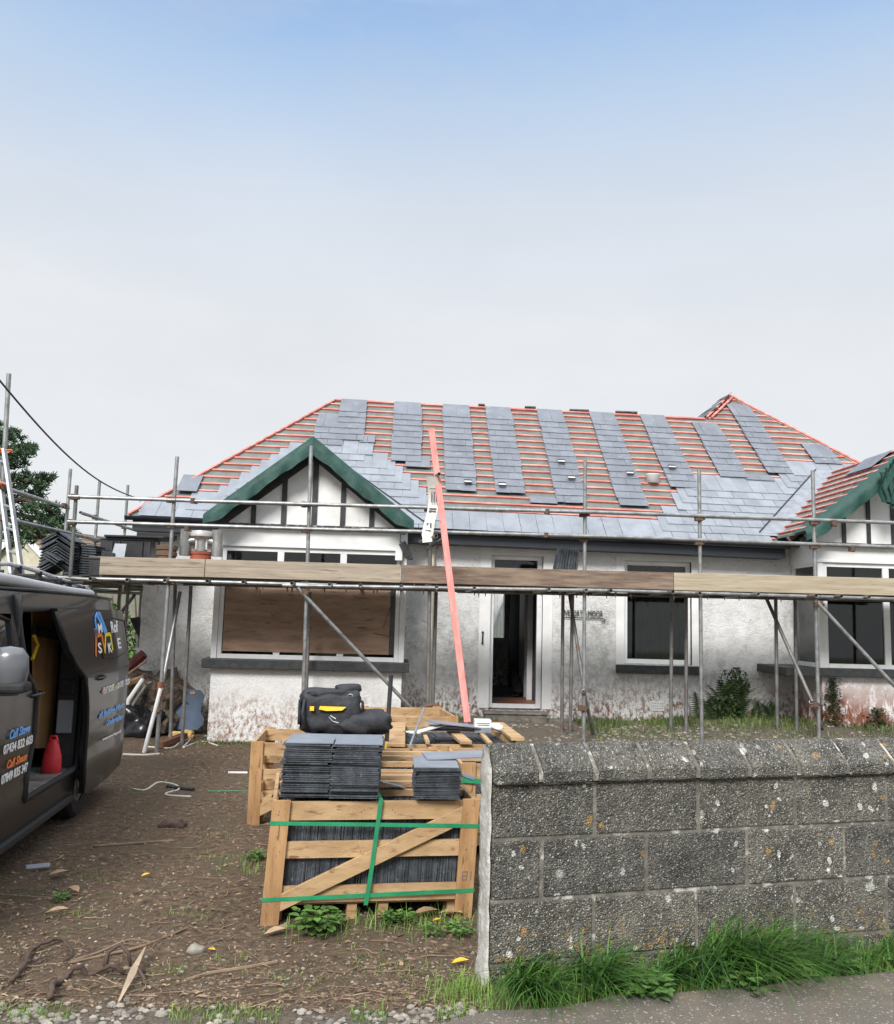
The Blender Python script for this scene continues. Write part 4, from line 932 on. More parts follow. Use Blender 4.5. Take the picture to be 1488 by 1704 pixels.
# black tubs, glass sheet
def crate_box(name, lab, px0, px1, yt, Y, mt, cat='crate', dz_=0):
    a, b = atY(px0, yt, Y), atY(px1, yt, Y); z0 = zb; q = MB(); q.bx(a.x, b.x, Y, Y+.02, z0, a.z); q.bx(a.x, b.x, Y+.43, Y+.45, z0, a.z); q.bx(a.x, a.x+.02, Y+.02, Y+.43, z0, a.z); q.bx(b.x-.02, b.x, Y+.02, Y+.43, z0, a.z); q.bx(a.x+.02, b.x-.02, Y+.02, Y+.43, z0, z0+.02)
    q.bx(a.x-.012, b.x+.012, Y-.012, Y-.001, a.z-.04, a.z-.01)
    o = thing(name, lab, cat, ((a.x+b.x)/2, Y+.2, z0)); q.build('body', mt, o, bevel=.006); return o
crate_box('black_crate', 'small open black plastic crate at the left end of the toe board', 149, 170, 925, 11.1, plasticb)
o = crate_box('black_tub', 'large black plastic tub standing on the deck beside the house corner', 168, 252, 893, 12.0, plasticb, 'tub')
q = MB(); a = atY(222, 895, 11.97); q.bx(a.x-.38, a.x+.42, 11.93, 12.5, a.z, a.z+.03); q.bx(a.x+.0, a.x+.45, 12.1, 12.5, a.z+.03, a.z+.09); q.build('lid', rubber, o, bevel=.01)
for dx in (-.3, -.2, .1, .2, .3): q = MB(); q.bx(a.x+dx, a.x+dx+.03, 11.975, 11.999, zb+.02, a.z-.05); q.build('rib', plasticb, o)
q = MB(); p0_, p1_ = atY(178, 928, 11.6), atY(211, 905, 11.75); q.prism([(p0_.x, 11.6, zb+.01), (p1_.x, 11.6, zb+.01), (p1_.x, 11.75, p1_.z), (p0_.x+.04, 11.75, p1_.z)], (0, .02, 0)); tag(q.build('grey_sheet', slateT, bevel=.002), 'pale grey sheet leaning on the front of the large black tub', 'sheet')
q = MB(); a = atY(190, 905, 11.5); q.box((a.x-.15, 11.8, zb+.17), (.16, .3, .34), Matrix.Rotation(R(10), 3, 'Y')); tag(q.build('slate_block', slateE, bevel=.004), 'upright block of dark slates left of the pale grey sheet', 'slates')
# overhead cable
q = MB(); P_ = []
A_, B_ = Vector((-9.5, 6.5, 6.2)), atY(238, 832, 13.0); A_ = atY(-40, 585, 7.0)
for i in range(25):
    t = i/24; p = A_.lerp(B_, t); p.z -= .30*math.sin(math.pi*t)*.8; P_.append(p)
q.path(P_, .009, 6); tag(q.build('overhead_cable', black, smooth=True), 'black overhead cable sagging from the top left down to the house corner', 'cable')

# ================================================================== BLOCK WALL
bw = thing('block_wall', 'pebbly grey concrete block wall with lichen and a sloped coping', 'wall', tuple(WO))
def wp(u, n_, z): return WO+WD*u+WN*n_+Vector((0, 0, z))
def ublk(px, py): 
    d = ray(px, py); t = (WO-CP).dot(WN)/d.dot(WN); return (CP+d*t-WO).dot(WD)
ZJ = [(-.25, .085), (.085, .37), (.37, .655), (.655, .915)]
J = [[ublk(p, 1650) for p in (903, 1078, 1250, 1420)], [ublk(p, 1540) for p in (989, 1160, 1325, 1479)], [ublk(p, 1440) for p in (902.5, 1077, 1245, 1407)], [ublk(p, 1340) for p in (991, 1163, 1325, 1477)]]
def wbox(mb, u0, u1, n0, n1, z0, z1, m=0):
    vs = [wp(u, n_, z) for z in (z0, z1) for n_ in (n0, n1) for u in (u0, u1)]
    return mb.add(vs, [(0, 1, 3, 2)[::-1], (4, 5, 7, 6), (0, 1, 5, 4), (2, 3, 7, 6)[::-1], (0, 2, 6, 4)[::-1], (1, 3, 7, 5)], m)
LEN = 5.0; q = MB(); TH = .16
for (z0, z1), js in zip(ZJ, J):
    st_ = js[-1]-js[-2]; js = list(js)
    while js[-1] < LEN: js.append(js[-1]+st_)
    u = -.012
    for j in js:
        wbox(q, u+.011, j-.011, -TH+rnd(0, .004), rnd(-.004, .004), z0+.009, z1-.009); u = j
q.build('blocks', blockm, bw, bevel=.008)
q = MB(); wbox(q, .0, LEN, -TH+.01, -.010, -.25, .912); q.build('mortar', mortar, bw)
# coping: weathered saddle stones
q = MB(); cj = [-.018]+[ublk(p, 1292) for p in (896.6, 988, 1077, 1158, 1242.5, 1325, 1405.7, 1484)]
while cj[-1] < LEN: cj.append(cj[-1]+.30)
prof = [(.035, .918), (.038, .975), (.028, .992), (-.03, 1.045), (-.085, 1.09), (-.10, 1.098), (-.12, 1.09), (-.18, 1.0), (-.19, .975), (-.185, .918)]
q2 = MB()
for i in range(len(cj)-1):
    a, b = cj[i]+.011, cj[i+1]-.011; jj = rnd(-.004, .004)
    P = [wp(a, n_+jj, z) for n_, z in prof]; q.prism(P, WD*(b-a))
q.build('coping', blockm, bw, bevel=.012)
P = [wp(.0, n_-.010 if n_ > -.13 else n_+.010, max(.925, z-.010)) for n_, z in prof]; q2.prism(P, WD*(LEN-.02)); q2.build('coping_joint', mortar, bw)
# rendered end of the wall
q = MB(); n_ = 26; vs = []; 
for i in range(n_+1):
    z = -.2+1.29*i/n_; fl = .035*sm(.14, -.03, z)
    for (nn_, uu) in ((.010+fl*.5, -.012), (.008+fl, -.018), (-.01, -.022-fl*.7), (-.14, -.010-fl*.7), (-.165, -.01), (-.168, .01)):
        zz = min(z, (1.0 if nn_ > -.0 or nn_ < -.15 else 1.085)); vs.append(wp(uu-.008*noise.noise(Vector((z*9, nn_*20, 1))), (nn_ if z > .93 else nn_)+.010*noise.noise(Vector((z*12, nn_*30, 0))), zz))
q.add(vs, [(i*6+k, i*6+k+1, i*6+7+k, i*6+6+k)[::-1] for i in range(n_) for k in range(5)]+[tuple(n_*6+k for k in range(6))]); q.build('end_render', endrend, bw, smooth=True)
#SPLIT
# ================================================================== VAN
VO = Vector((-2.53, 7.75, 0)); VA = R(-5); VU = Vector((math.sin(VA), math.cos(VA), 0)); VL = Vector((-VU.y, VU.x, 0))
van = thing('van', 'dark grey panel van with roof rack and its side door slid open', 'van', tuple(VO+VU*-1.3+VL*.95))
def V(u, v, z): return VO+VU*u+VL*v+Vector((0, 0, z))
def vpx(px, py, v=0): 
    d = ray(px, py); o = V(0, v, 0); t = (o-CP).dot(VL)/d.dot(VL); p = CP+d*t-VO; return p.dot(VU), p.z
UE = 1.10
def fo(z, u=0):
    r = .02*sm(.45, .2, z)+.012*sm(1.16, 1.20, z)*0+(.19*(z-1.2) if z > 1.2 else 0)+.025*math.exp(-((z-1.215)/.012)**2)*.5+.015*math.exp(-((z-.62)/.06)**2)
    return r+.05*sm(-.2, .9, u)+.15*sm(UE-.25, UE, u)**2+.22*sm(-3.3, -3.9, u)
def top(u): return 1.80-.04*sm(.5, 1.1, u)**2 if u > -2.25 else (1.80-(-2.25-u)*.62 if u > -3.25 else 1.18-(-3.25-u)*.45)
def bot(u):
    b = .24+.02*sm(.5, 1.1, u)
    for c in (-.17, -2.95):
        if abs(u-c) < .41: b = max(b, .30+math.sqrt(.41**2-(u-c)**2))
    return b
LV = [.0, .34, .45, .54, .6, .66, .8, .95, 1.08, 1.16, 1.19, 1.205, 1.22, 1.235, 1.26, 1.4, 1.55, 1.66, 1.70, 1.75, 1.80]
us = sorted(set([round(-3.86+i*.06, 3) for i in range(83)]+[-1.95, -.50, -2.92, -2.08]+[round(c+.41*math.cos(math.pi*k/16), 4) for c in (-.17, -2.95) for k in range(17)]+[UE]))
us = [u for u in us if -3.86 <= u <= UE+.001]
SW_ = [(.2, .13), (.42, .13), (.62, .20), (.88, .24), (1.12, .22), (1.19, .14), (1.28, .03), (1.5, .0), (1.9, 0)]
def wsh(u, z):
    w_ = max(0, 1-abs(u+1.95)/.40)
    if w_ == 0: return u
    for (a, p), (b, r) in zip(SW_, SW_[1:]):
        if a <= z <= b: return u+w_*(p+(r-p)*(z-a)/(b-a))
    return u
def opening(u, z, far):
    if not far and -1.95 < u < -.50 and .45 < z < 1.70: return True
    if -2.92 < u < -2.08 and 1.19 < z < 1.66 and z < top(u)-.09: return True
    return False
q = MB()
for far in (False, True):
    for i in range(len(us)-1):
        ua, ub = us[i], us[i+1]; um = (ua+ub)/2
        for k in range(len(LV)-1):
            zs = []
            for u in (ua, ub): zs.append([max(bot(u), min(top(u), LV[k])), max(bot(u), min(top(u), LV[k+1]))])
            if zs[0][1]-zs[0][0] < 1e-4 and zs[1][1]-zs[1][0] < 1e-4: continue
            if opening(um, (LV[k]+LV[k+1])/2, far): continue
            def P(u, z): f_ = fo(z, u); return V(u if far else wsh(u, z), 1.95-f_ if far else f_, z)
            fc = [P(ua, zs[0][0]), P(ub, zs[1][0]), P(ub, zs[1][1]), P(ua, zs[0][1])]
            if far: fc = fc[::-1]
            q.add(fc, [(0, 1, 2, 3)])
NR = 12
for i in range(len(us)-1):
    for k in range(NR):
        def P(u, k): f_ = fo(top(u), u); t = k/NR; return V(u, f_+(1.95-2*f_)*t, top(u)+.02*(1-(2*t-1)**4)*sm(-3.8, -2.2, u)+(.03 if k % 3 == 1 and .1 < t < .9 else 0)*sm(-2.2, -1.8, u)*sm(1.0, .9, u)*.3+.03*(1-(2*t-1)**4))
        q.add([P(us[i], k), P(us[i+1], k), P(us[i+1], k+1), P(us[i], k+1)], [(0, 1, 2, 3)])
for u, rv in ((UE, False), (-3.86, True)):
    zs = [z for z in LV if bot(u) < z < top(u)]; zs = [bot(u)]+zs+[top(u)]
    for z0, z1 in zip(zs, zs[1:]): q.add([V(u, fo(z0, u), z0), V(u, 1.95-fo(z0, u), z0), V(u, 1.95-fo(z1, u), z1), V(u, fo(z1, u), z1)], [(0, 1, 2, 3)])
    f_ = fo(top(u), u); pts_ = [P(u, k) for k in range(NR+1)]; q.add(pts_, [tuple(range(NR+1))])
bm_ = q.build('body', vanp, van, smooth=True)
import bmesh
bm = bmesh.new(); bm.from_mesh(bm_.data); bmesh.ops.remove_doubles(bm, verts=bm.verts, dist=.0008); bmesh.ops.recalc_face_normals(bm, faces=bm.faces); bm.to_mesh(bm_.data); bm.free(); bm_.data.set_sharp_from_angle(angle=R(32))
def vbox(mb, u0, u1, v0, v1, z0, z1, m=0):
    vs = [V(u, v, z) for z in (z0, z1) for v in (v0, v1) for u in (u0, u1)]
    return mb.add(vs, [(0, 1, 3, 2), (4, 6, 7, 5), (0, 4, 5, 1), (2, 3, 7, 6), (0, 2, 6, 4), (1, 5, 7, 3)], m)
q = MB(); vbox(q, -1.97, UE-.03, .06, 1.88, .40, .45); vbox(q, -1.99, -1.97, .06, 1.85, .45, 1.78); vbox(q, -1.97, UE-.05, 1.72, 1.76, .45, 1.75); vbox(q, UE-.08, UE-.06, .3, 1.72, .45, 1.7); vbox(q, -1.97, UE-.06, .22, 1.72, 1.76, 1.79)
vbox(q, -.50, -.42, .05, .20, .45, 1.70); vbox(q, -3.7, UE-.05, .10, 1.85, .26, .30)
q.build('load_bay', vani, van)
q = MB(); vbox(q, -1.93, -.52, .03, .35, .451, .456); q.build('step_plate', M('scuffed_plate', (.22, .21, .19), (.12, .11, .10), 7, rough=.5, c3=(.35, .33, .3), s3=15, t3=(.55, .65)), van)
q = MB(); vbox(q, -2.5, -.62, -.015, .03, .225, .275); q.build('side_step', rubber, van, bevel=.01)
# rubber seals round the opening
q = MB(); P_ = [(wsh(-1.945, z), z) for z in (.47, .62, .88, 1.0, 1.12, 1.19, 1.28, 1.5, 1.62)]+[(-1.90, 1.69), (-.6, 1.70), (-.515, 1.65), (-.50, 1.2), (-.50, .62), (-.58, .48), (-.7, .465), (-1.80, .465)]
q.path([V(u, fo(z)-.002, z) for u, z in P_], .022, 8); q.build('door_seal', rubber, van, smooth=True)
# front door window
q = MB(); W_ = [(-2.12, 1.23), (-2.12, 1.62), (-2.35, 1.655), (-2.62, 1.50), (-2.98, 1.24)]
q.add([V(u, fo(z)+.004, z) for u, z in W_], [(0, 1, 2, 3, 4)]); wg = q.build('front_window', M('dark_van_glass', (.02, .024, .024), rough=.05, spec=.8), van)
q = MB(); q.path([V(u, fo(z)-.001, z) for u, z in W_+[W_[0]]], .016, 6); q.build('window_seal', rubber, wg)
q = MB(); q.add([V(u, 1.95-fo(z)-.004, z) for u, z in W_], [(4, 3, 2, 1, 0)]); q.build('front_window', wg.data.materials[0], van)
q = MB(); q.add([V(-2.32, .2, 1.87), V(-2.32, 1.75, 1.87), V(-3.2, 1.85, 1.29), V(-3.2, .1, 1.29)], [(0, 1, 2, 3)]); q.build('windscreen', M('windscreen_glass', (.01, .012, .013), rough=.02, spec=1, coat=1), van)
# slid side door (outboard of the rear quarter)
def dpt(u, z, o=0): return V(u, fo(z)-.095+o+.045*sm(.1, .9, u)+.085*max(0, (u-.85)/.31)**1.6, z)
def d_lo(u): return .25+.17*sm(.92, 1.17, u)**2+.02*sm(-.30, -.38, u)
def d_hi(u): return 1.70-.05*sm(.8, 1.17, u)**2
du = [-.40+.04*i for i in range(40)]; du = [u for u in du if u <= 1.17]; LD = [0, .34, .45, .54, .6, .66, .8, .95, 1.08, 1.15, 1.165, 1.19, 1.205, 1.22, 1.26, 1.28, 1.4, 1.55, 1.66, 1.8]
EP = sorted([(lambda t: (t[1], t[0]))(vpx(x, y, -.11)) for x, y in ((123, 1003), (127, 1050), (131, 1092), (142, 1112), (151, 1130), (154, 1180), (152, 1230), (148, 1270), (149, 1312))])
def edge0(z):
    if z <= EP[0][0]: return EP[0][1]
    for (a, p), (b, r) in zip(EP, EP[1:]):
        if a <= z <= b: return p+(r-p)*(z-a)/(b-a)
    return EP[-1][1]
def edge_u(u, z): e = edge0(z); return e+(u+.40)*(1.16-e)/1.56
q = MB(); nD = len(LD); vs = []; 
for side_ in (0, .05):
    for u in du:
        for z in LD: zz = max(d_lo(u), min(d_hi(u), z)); vs.append(dpt(edge_u(u, zz), zz, side_+.010*math.exp(-((zz-1.225)/.02)**2)*(-1)))
n1 = len(du)*nD; fs = []
for i in range(len(du)-1):
    for k in range(nD-1): a = i*nD+k; fs.append((a, a+nD, a+nD+1, a+1)); fs.append((n1+a, n1+a+1, n1+a+nD+1, n1+a+nD))
for k in range(nD-1): fs.append((k, k+1, n1+k+1, n1+k)); a = (len(du)-1)*nD+k; fs.append((a, n1+a, n1+a+1, a+1))
for i in range(len(du)-1): a = i*nD; fs.append((a, n1+a, n1+a+nD, a+nD)); a = i*nD+nD-1; fs.append((a, a+nD, n1+a+nD, n1+a))
q.add(vs, fs); sdm = q.build('sliding_door', vanp, van, smooth=True)
bm = bmesh.new(); bm.from_mesh(sdm.data); bmesh.ops.remove_doubles(bm, verts=bm.verts, dist=.0005); bmesh.ops.recalc_face_normals(bm, faces=bm.faces); bm.to_mesh(sdm.data); bm.free(); sdm.data.set_sharp_from_angle(angle=R(35))
sdm.data.materials.append(plasticb)
q = MB(); q.path([dpt(edge_u(-.40, z), z, .012) for z in (.28, .5, .8, 1.0, 1.1, 1.2, 1.3, 1.5, 1.68)], .014, 8); q.build('door_edge_seal', rubber, sdm, smooth=True)
q = MB(); 
def vb2(mb, u0, u1, v0, v1, z0, z1): return vbox(mb, u0, u1, v0, v1, z0, z1)
vb2(q, -.14, -.06, -.055, .06, .5, .98); vb2(q, -.46, -.40, -.05, .06, 1.26, 1.55); q.build('door_lining', M('grey_lining', (.10, .105, .115), (.2, .21, .23), 3, .5, .55, rough=.5), sdm, bevel=.02)
def handle(parent, px, py, v, nm='handle'):
    u, z = vpx(px, py, v); q = MB(); q.path([V(u-.10, v+.01, z), V(u-.07, v-.03, z+.005), V(u+.06, v-.03, z+.012), V(u+.09, v+.01, z+.012)], .013, 8); return q.build(nm, vanp, parent, smooth=True)
q = MB(); q.path([dpt(u_, z_, -.002) for u_, z_ in ((-.28, 1.30), (-.34, 1.45), (-.38, 1.60), (.2, 1.63), (.9, 1.60), (.96, 1.45), (.98, 1.31), (.3, 1.29), (-.28, 1.30))], .005, 6); q.build('pressed_panel_line', rubber, sdm, smooth=True)
handle(sdm, 167, 1129, -.09+fo(1.08)); handle(van, 59, 1157, fo(1.08), 'door_handle')
def vtext(body, a, b, v, hpx, mt, par, nm='lettering', shear=0, z_hi=False, bold=True):
    ua, za = vpx(*a, v); ub, zb_ = vpx(*b, v); ut, zt_ = vpx(a[0], a[1]-hpx, v)
    size = (zt_-za)/.70; xd = V(ub, v, zb_)-V(ua, v, za); yd = Vector((0, 0, 1))+(VL*.19 if z_hi else Vector((0, 0, 0)))
    o = text(body, size, V(ua, v-.016, za), xd, yd, mt, nm, par, .001, bold, shear)
    off = V(ua, v-.016, za)-Vector(van['_loc']); xn = xd.normalized(); xs = [(vv.co-off).dot(xn) for vv in o.data.vertices]
    k = xd.length/max(xs)
    for vv in o.data.vertices: t = (vv.co-off).dot(xn); vv.co += xn*t*(k-1)
    return o
vf = fo(.8); vd = -.088+fo(.8)
vtext('Call Steve', (10.5, 1231), (45.6, 1216.7), vf, 14, inkb, van, shear=.25); vtext('07434 832 603', (.8, 1256), (49.5, 1236.5), vf, 14.5, inkw, van)
vtext('Call Shaun', (5.9, 1280), (40.5, 1263.8), vf, 13, inko, van, shear=.25); vtext('07849 835 347', (-3, 1306), (41.4, 1282), vf, 14.5, inkw, van)
vtext('\u2022', (165.5, 1156), (169, 1155), vd, 9, inko, sdm); vtext('FLAT ROOFS', (168.5, 1155), (187, 1148), vd, 10.5, inkw, sdm); vtext('\u2605', (188, 1147.5), (192, 1146), vd, 7, inky, sdm); vtext('SLATES', (192, 1146), (202, 1141.5), vd, 9.5, inkw, sdm); vtext('\u2022', (202.5, 1142), (204.5, 1141), vd, 8, inkb, sdm); vtext('TILES', (205, 1140.5), (212.5, 1137.5), vd, 9, inkw, sdm)
vtext('all Building Work', (161.5, 1195.8), (203, 1177.5), vd, 10, inkb, sdm, shear=.3); vtext('Undertaken', (173, 1208), (201, 1196), vd, 9, inkb, sdm, shear=.3); vtext('www.mskroofing.co.uk', (167.7, 1233), (198.6, 1218), vd, 4.5, inkw, sdm)
# three-gable logo with the letters M S K on the sliding door
def vt_up(body, a, w_, hpx, mt): 
    z = vpx(*a, vd)[1]; v = vd-.0+max(0, fo(z)-fo(.8)); return vtext(body, a, (a[0]+w_, a[1]-.35*w_*.5), v, hpx, mt, sdm, 'logo_letter', z_hi=True)
vt_up('M', (160.5, 1053), 7, 15, inkw); vt_up('S', (161, 1087), 6, 17, inkw); vt_up('K', (177.5, 1086), 6.5, 16, inkw)
vt_up('Rof', (182.5, 1053), 12, 19, inkw); vt_up('E', (193.5, 1079), 5.5, 17, inkw)
def stroke(pts, w0, mt):
    q = MB(); P = []
    for (x, y) in pts:
        z = vpx(x, y, vd)[1]; v = vd+max(0, fo(z)-fo(.8)); u, z = vpx(x, y, v); P.append(V(u, v-.014, z))
    for a, b in zip(P, P[1:]): q.beam(a, b, .004, w0, VL.cross(b-a))
    o = q.build('logo_stroke', mt, sdm)
stroke([(159.5, 1055), (155, 1030), (158.5, 1022), (172, 1053)], .035, inkb); stroke([(158, 1022), (163, 1021), (175, 1052)], .03, inkb)
stroke([(157, 1092), (157, 1059), (166, 1056), (172, 1085)], .03, inko); stroke([(172, 1087), (173, 1056), (181, 1055), (185, 1082)], .03, inky)
# mirror
u, z = vpx(20, 1113, -.16); ml = MB(); prof = [(0, -.15), (.055, -.145), (.085, -.10), (.095, 0), (.09, .07), (.06, .115), (0, .125)]
ml.lathe((0, 0, 0), prof, 20); ml.v = [tuple(V(u, -.14, z)+VU*(p[1]*.75)+VL*(p[0]*1.15)+Vector((0, 0, p[2]))) for p in ml.v]
mr_ = ml.build('wing_mirror', M('mirror_shell', (.10, .105, .115), rough=.3, coat=.6), van, smooth=True)
q = MB(); q.beam(V(u-.02, -.08, z-.11), V(u-.02, .03, z-.13), .07, .06); q.build('mirror_arm', rubber, mr_, bevel=.01)
q = MB(); q.box(V(u, -.14, z-.10), (.23, .15, .06), Matrix.Rotation(-VA, 3, 'Z')); q.build('mirror_base', rubber, mr_, bevel=.02)
# wheels
def wheel(u, v0, sgn):
    ax = Matrix((VU, Vector((0, 0, 1)), VL*-sgn)).transposed(); c = V(u, v0, .335)
    q = MB(); q.lathe(c, [(.20, .005), (.235, .012), (.30, .012), (.328, -.012), (.335, -.05), (.335, -.17), (.328, -.205), (.22, -.21)], 40, 0, ax); wh = q.build('wheel', rubber, van, smooth='auto')
    q = MB(); q.lathe(c, [(0, -.03), (.05, -.02), (.06, -.045), (.15, -.05), (.185, -.02), (.205, -.005)], 30, 0, ax)
    for k in range(7):
        a = 2*math.pi*k/7; d = VU*math.cos(a)+Vector((0, 0, math.sin(a))); q.beam(c+d*.05+VL*sgn*.035, c+d*.19+VL*sgn*.03, .035, .02, VL)
    q.build('rim', M('alloy', (.3, .3, .31), rough=.35, metal=.7) if not bpy.data.materials.get('alloy') else bpy.data.materials['alloy'], wh, smooth='auto')
for u_ in (-.17, -2.95): wheel(u_, .07, 1); wheel(u_, 1.88, -1)
# lights, bumpers
q = MB(); vbox(q, UE-.01, UE+.07, .15, 1.8, .28, .50); vbox(q, -3.95, -3.84, .2, 1.75, .25, .50); q.build('bumper', rubber, van, bevel=.02)
for v_ in (.20, 1.66): q = MB(); vbox(q, UE-.02, UE+.02, v_, v_+.09, .95, 1.45); q.build('rear_light', redp, van, bevel=.01)
for v_ in (.25, 1.45): q = MB(); vbox(q, -3.89, -3.84, v_, v_+.25, .68, .86); q.build('headlight', M('lamp_glass', (.6, .62, .65), rough=.1) if not bpy.data.materials.get('lamp_glass') else bpy.data.materials['lamp_glass'], van, bevel=.015)
q = MB(); vbox(q, -3.905, -3.865, .55, 1.40, .60, .86)
for k_ in range(4): vbox(q, -3.925, -3.906, .57, 1.38, .63+k_*.058, .65+k_*.058)
q.build('grille', plasticb, van, bevel=.006)
q = MB(); q.path([V(-3.27, .12, 1.225), V(-3.33, .5, 1.215), V(-3.35, .97, 1.215), V(-3.33, 1.45, 1.215), V(-3.27, 1.83, 1.225)], .018, 6); q.build('scuttle', rubber, van)
# roof rack
def vcurve(pts, v): return [V(*(lambda uz: (uz[0], v, uz[1]))(vpx(x, y, v))) for x, y in pts]
q = MB(); rl = vcurve([(-160, 938), (-60, 954.5), (8, 964.5), (60, 975), (110, 984.5), (150, 989.5)], .22); q.path(rl, .042, 12); rk = q.build('roof_rack', railm, van, smooth='auto')
q = MB(); ur = vcurve([(-160, 905), (-60, 922), (-10, 936), (0, 939), (12, 938), (40, 944), (70, 953), (100, 964), (130, 973), (148, 981), (157, 989), (160, 997)], .40); q.path(ur, [.016]*len(ur), 8); q.build('rack_rail', railm, rk, smooth=True)
q = MB(); q.path([ur[-3], ur[-2], ur[-1], rl[-1]+Vector((0, .05, -.01)), rl[-1]], .026, 10); q.build('rack_end', rubber, rk, smooth=True)
for x in (28, 62, 88, 112, 134):
    a = vcurve([(x+3, {28: 941, 62: 950.5, 88: 960, 112: 968, 134: 975}[x])], .40)[0]; q = MB(); q.beam(a, a+Vector((0, 0, -.20)), .05, .02, VU); q.build('rack_post', rubber, rk)
for x, y in ((8, 972), (72, 982), (114, 991)):
    a = vcurve([(x, y)], .24)[0]; q = MB(); q.prism([a+VU*-.12+Vector((0, 0, -.10)), a+VU*.12+Vector((0, 0, -.10)), a+VU*.06+Vector((0, 0, .0)), a+VU*-.05], VL*.07); q.build('rack_foot', rubber, rk, bevel=.01)
uend = (rl[-1]-VO).dot(VU); zend = rl[-1].z
q = MB(); q.path([V(-3.0, 1.6, 1.98), V(uend-.1, 1.6, zend+.03)], .03, 10); q.build('rack_rail', railm, rk)
for du_ in (.25, .9, 1.55, 2.2): q = MB(); u_ = uend-du_; z_ = 1.93; q.path([V(u_, .22, z_), V(u_, 1.6, z_)], .013, 8); q.build('rack_bar', rubber, rk)
q = MB(); q.path([V(-2.2, fo(1.80)+.03, 1.815), V(-1, fo(1.8)+.03, 1.825), V(.2, fo(1.8)+.03, 1.82), V(.9, fo(1.8)+.05, 1.80)], .014, 6); q.build('roof_gutter', vanp, van, smooth=True)
q = MB(); vbox(q, -.53, -.51, .07, .19, .72, .98); q.build('pillar_trim', M('pale_trim', (.30, .32, .35), rough=.5), van, bevel=.01); q = MB(); vbox(q, -.535, -.51, .07, .18, 1.02, 1.14); q.build('door_latch', plasticb, van, bevel=.01)
# load in the van
def vthing(name, lab, cat, u, v, z): return thing(name, lab, cat, tuple(V(u, v, z)))
q = MB(); q.prism([(lambda t: V(t[0], .28, t[1]))(vpx(x, y, .28)) for x, y in ((54, 1008), (89, 1008), (98, 1050), (97, 1110), (87, 1245), (72, 1245), (60, 1245), (56, 1100))][::-1], VL*.012); tag(q.build('plywood_sheet', M('brown_ply', (.46, .27, .12), (.36, .20, .09), 5, rough=.75, st=(1, 1, .3), c3=(.1, .06, .04), s3=6, t3=(.66, .72))), 'brown plywood sheet standing on edge inside the open van', 'board')
q = MB(); c = vpx(73, 1262, .2); cn = V(c[0], .14, .457); o = thing('red_canister', 'red plastic canister on the van floor just inside the open door', 'canister', tuple(cn))
prof = [(.0, 0), (.068, 0), (.075, .02), (.07, .12), (.045, .2), (.035, .22), (.035, .235), (0, .24)]
q.lathe((0, 0, 0), prof, 20); q.v = [tuple(cn+Vector((p[0]*1.0, p[1]*.65, p[2]*1.05))) for p in q.v]; q.build('body', redp, o, smooth='auto'); q = MB(); q.path([cn+Vector((-.03, 0, .24)), cn+Vector((-.02, 0, .27)), cn+Vector((.02, 0, .27)), cn+Vector((.035, 0, .22))], .011, 8); q.build('handle', redp, o, smooth=True)
q = MB(); a, b = V(*(lambda t: (t[0], .24, t[1]))(vpx(56, 1049, .24))), V(*(lambda t: (t[0], .24, t[1]))(vpx(98, 1058, .24))); o = thing('spirit_level', 'black spirit level hanging against the plywood inside the van', 'tool', tuple(a)); q.beam(a, b, .03, .07); q.build('body', plasticb, o)
q = MB(); a2 = V(*(lambda t: (t[0], .21, t[1]))(vpx(57, 1058, .21))); q.path([a2, a2+VU*.10+Vector((0, 0, -.07)), a2+VU*.0+Vector((0, 0, -.17))], .013, 6); tag(q.build('folding_rule', yellow), 'yellow folding rule hanging below the spirit level in the van', 'tool')
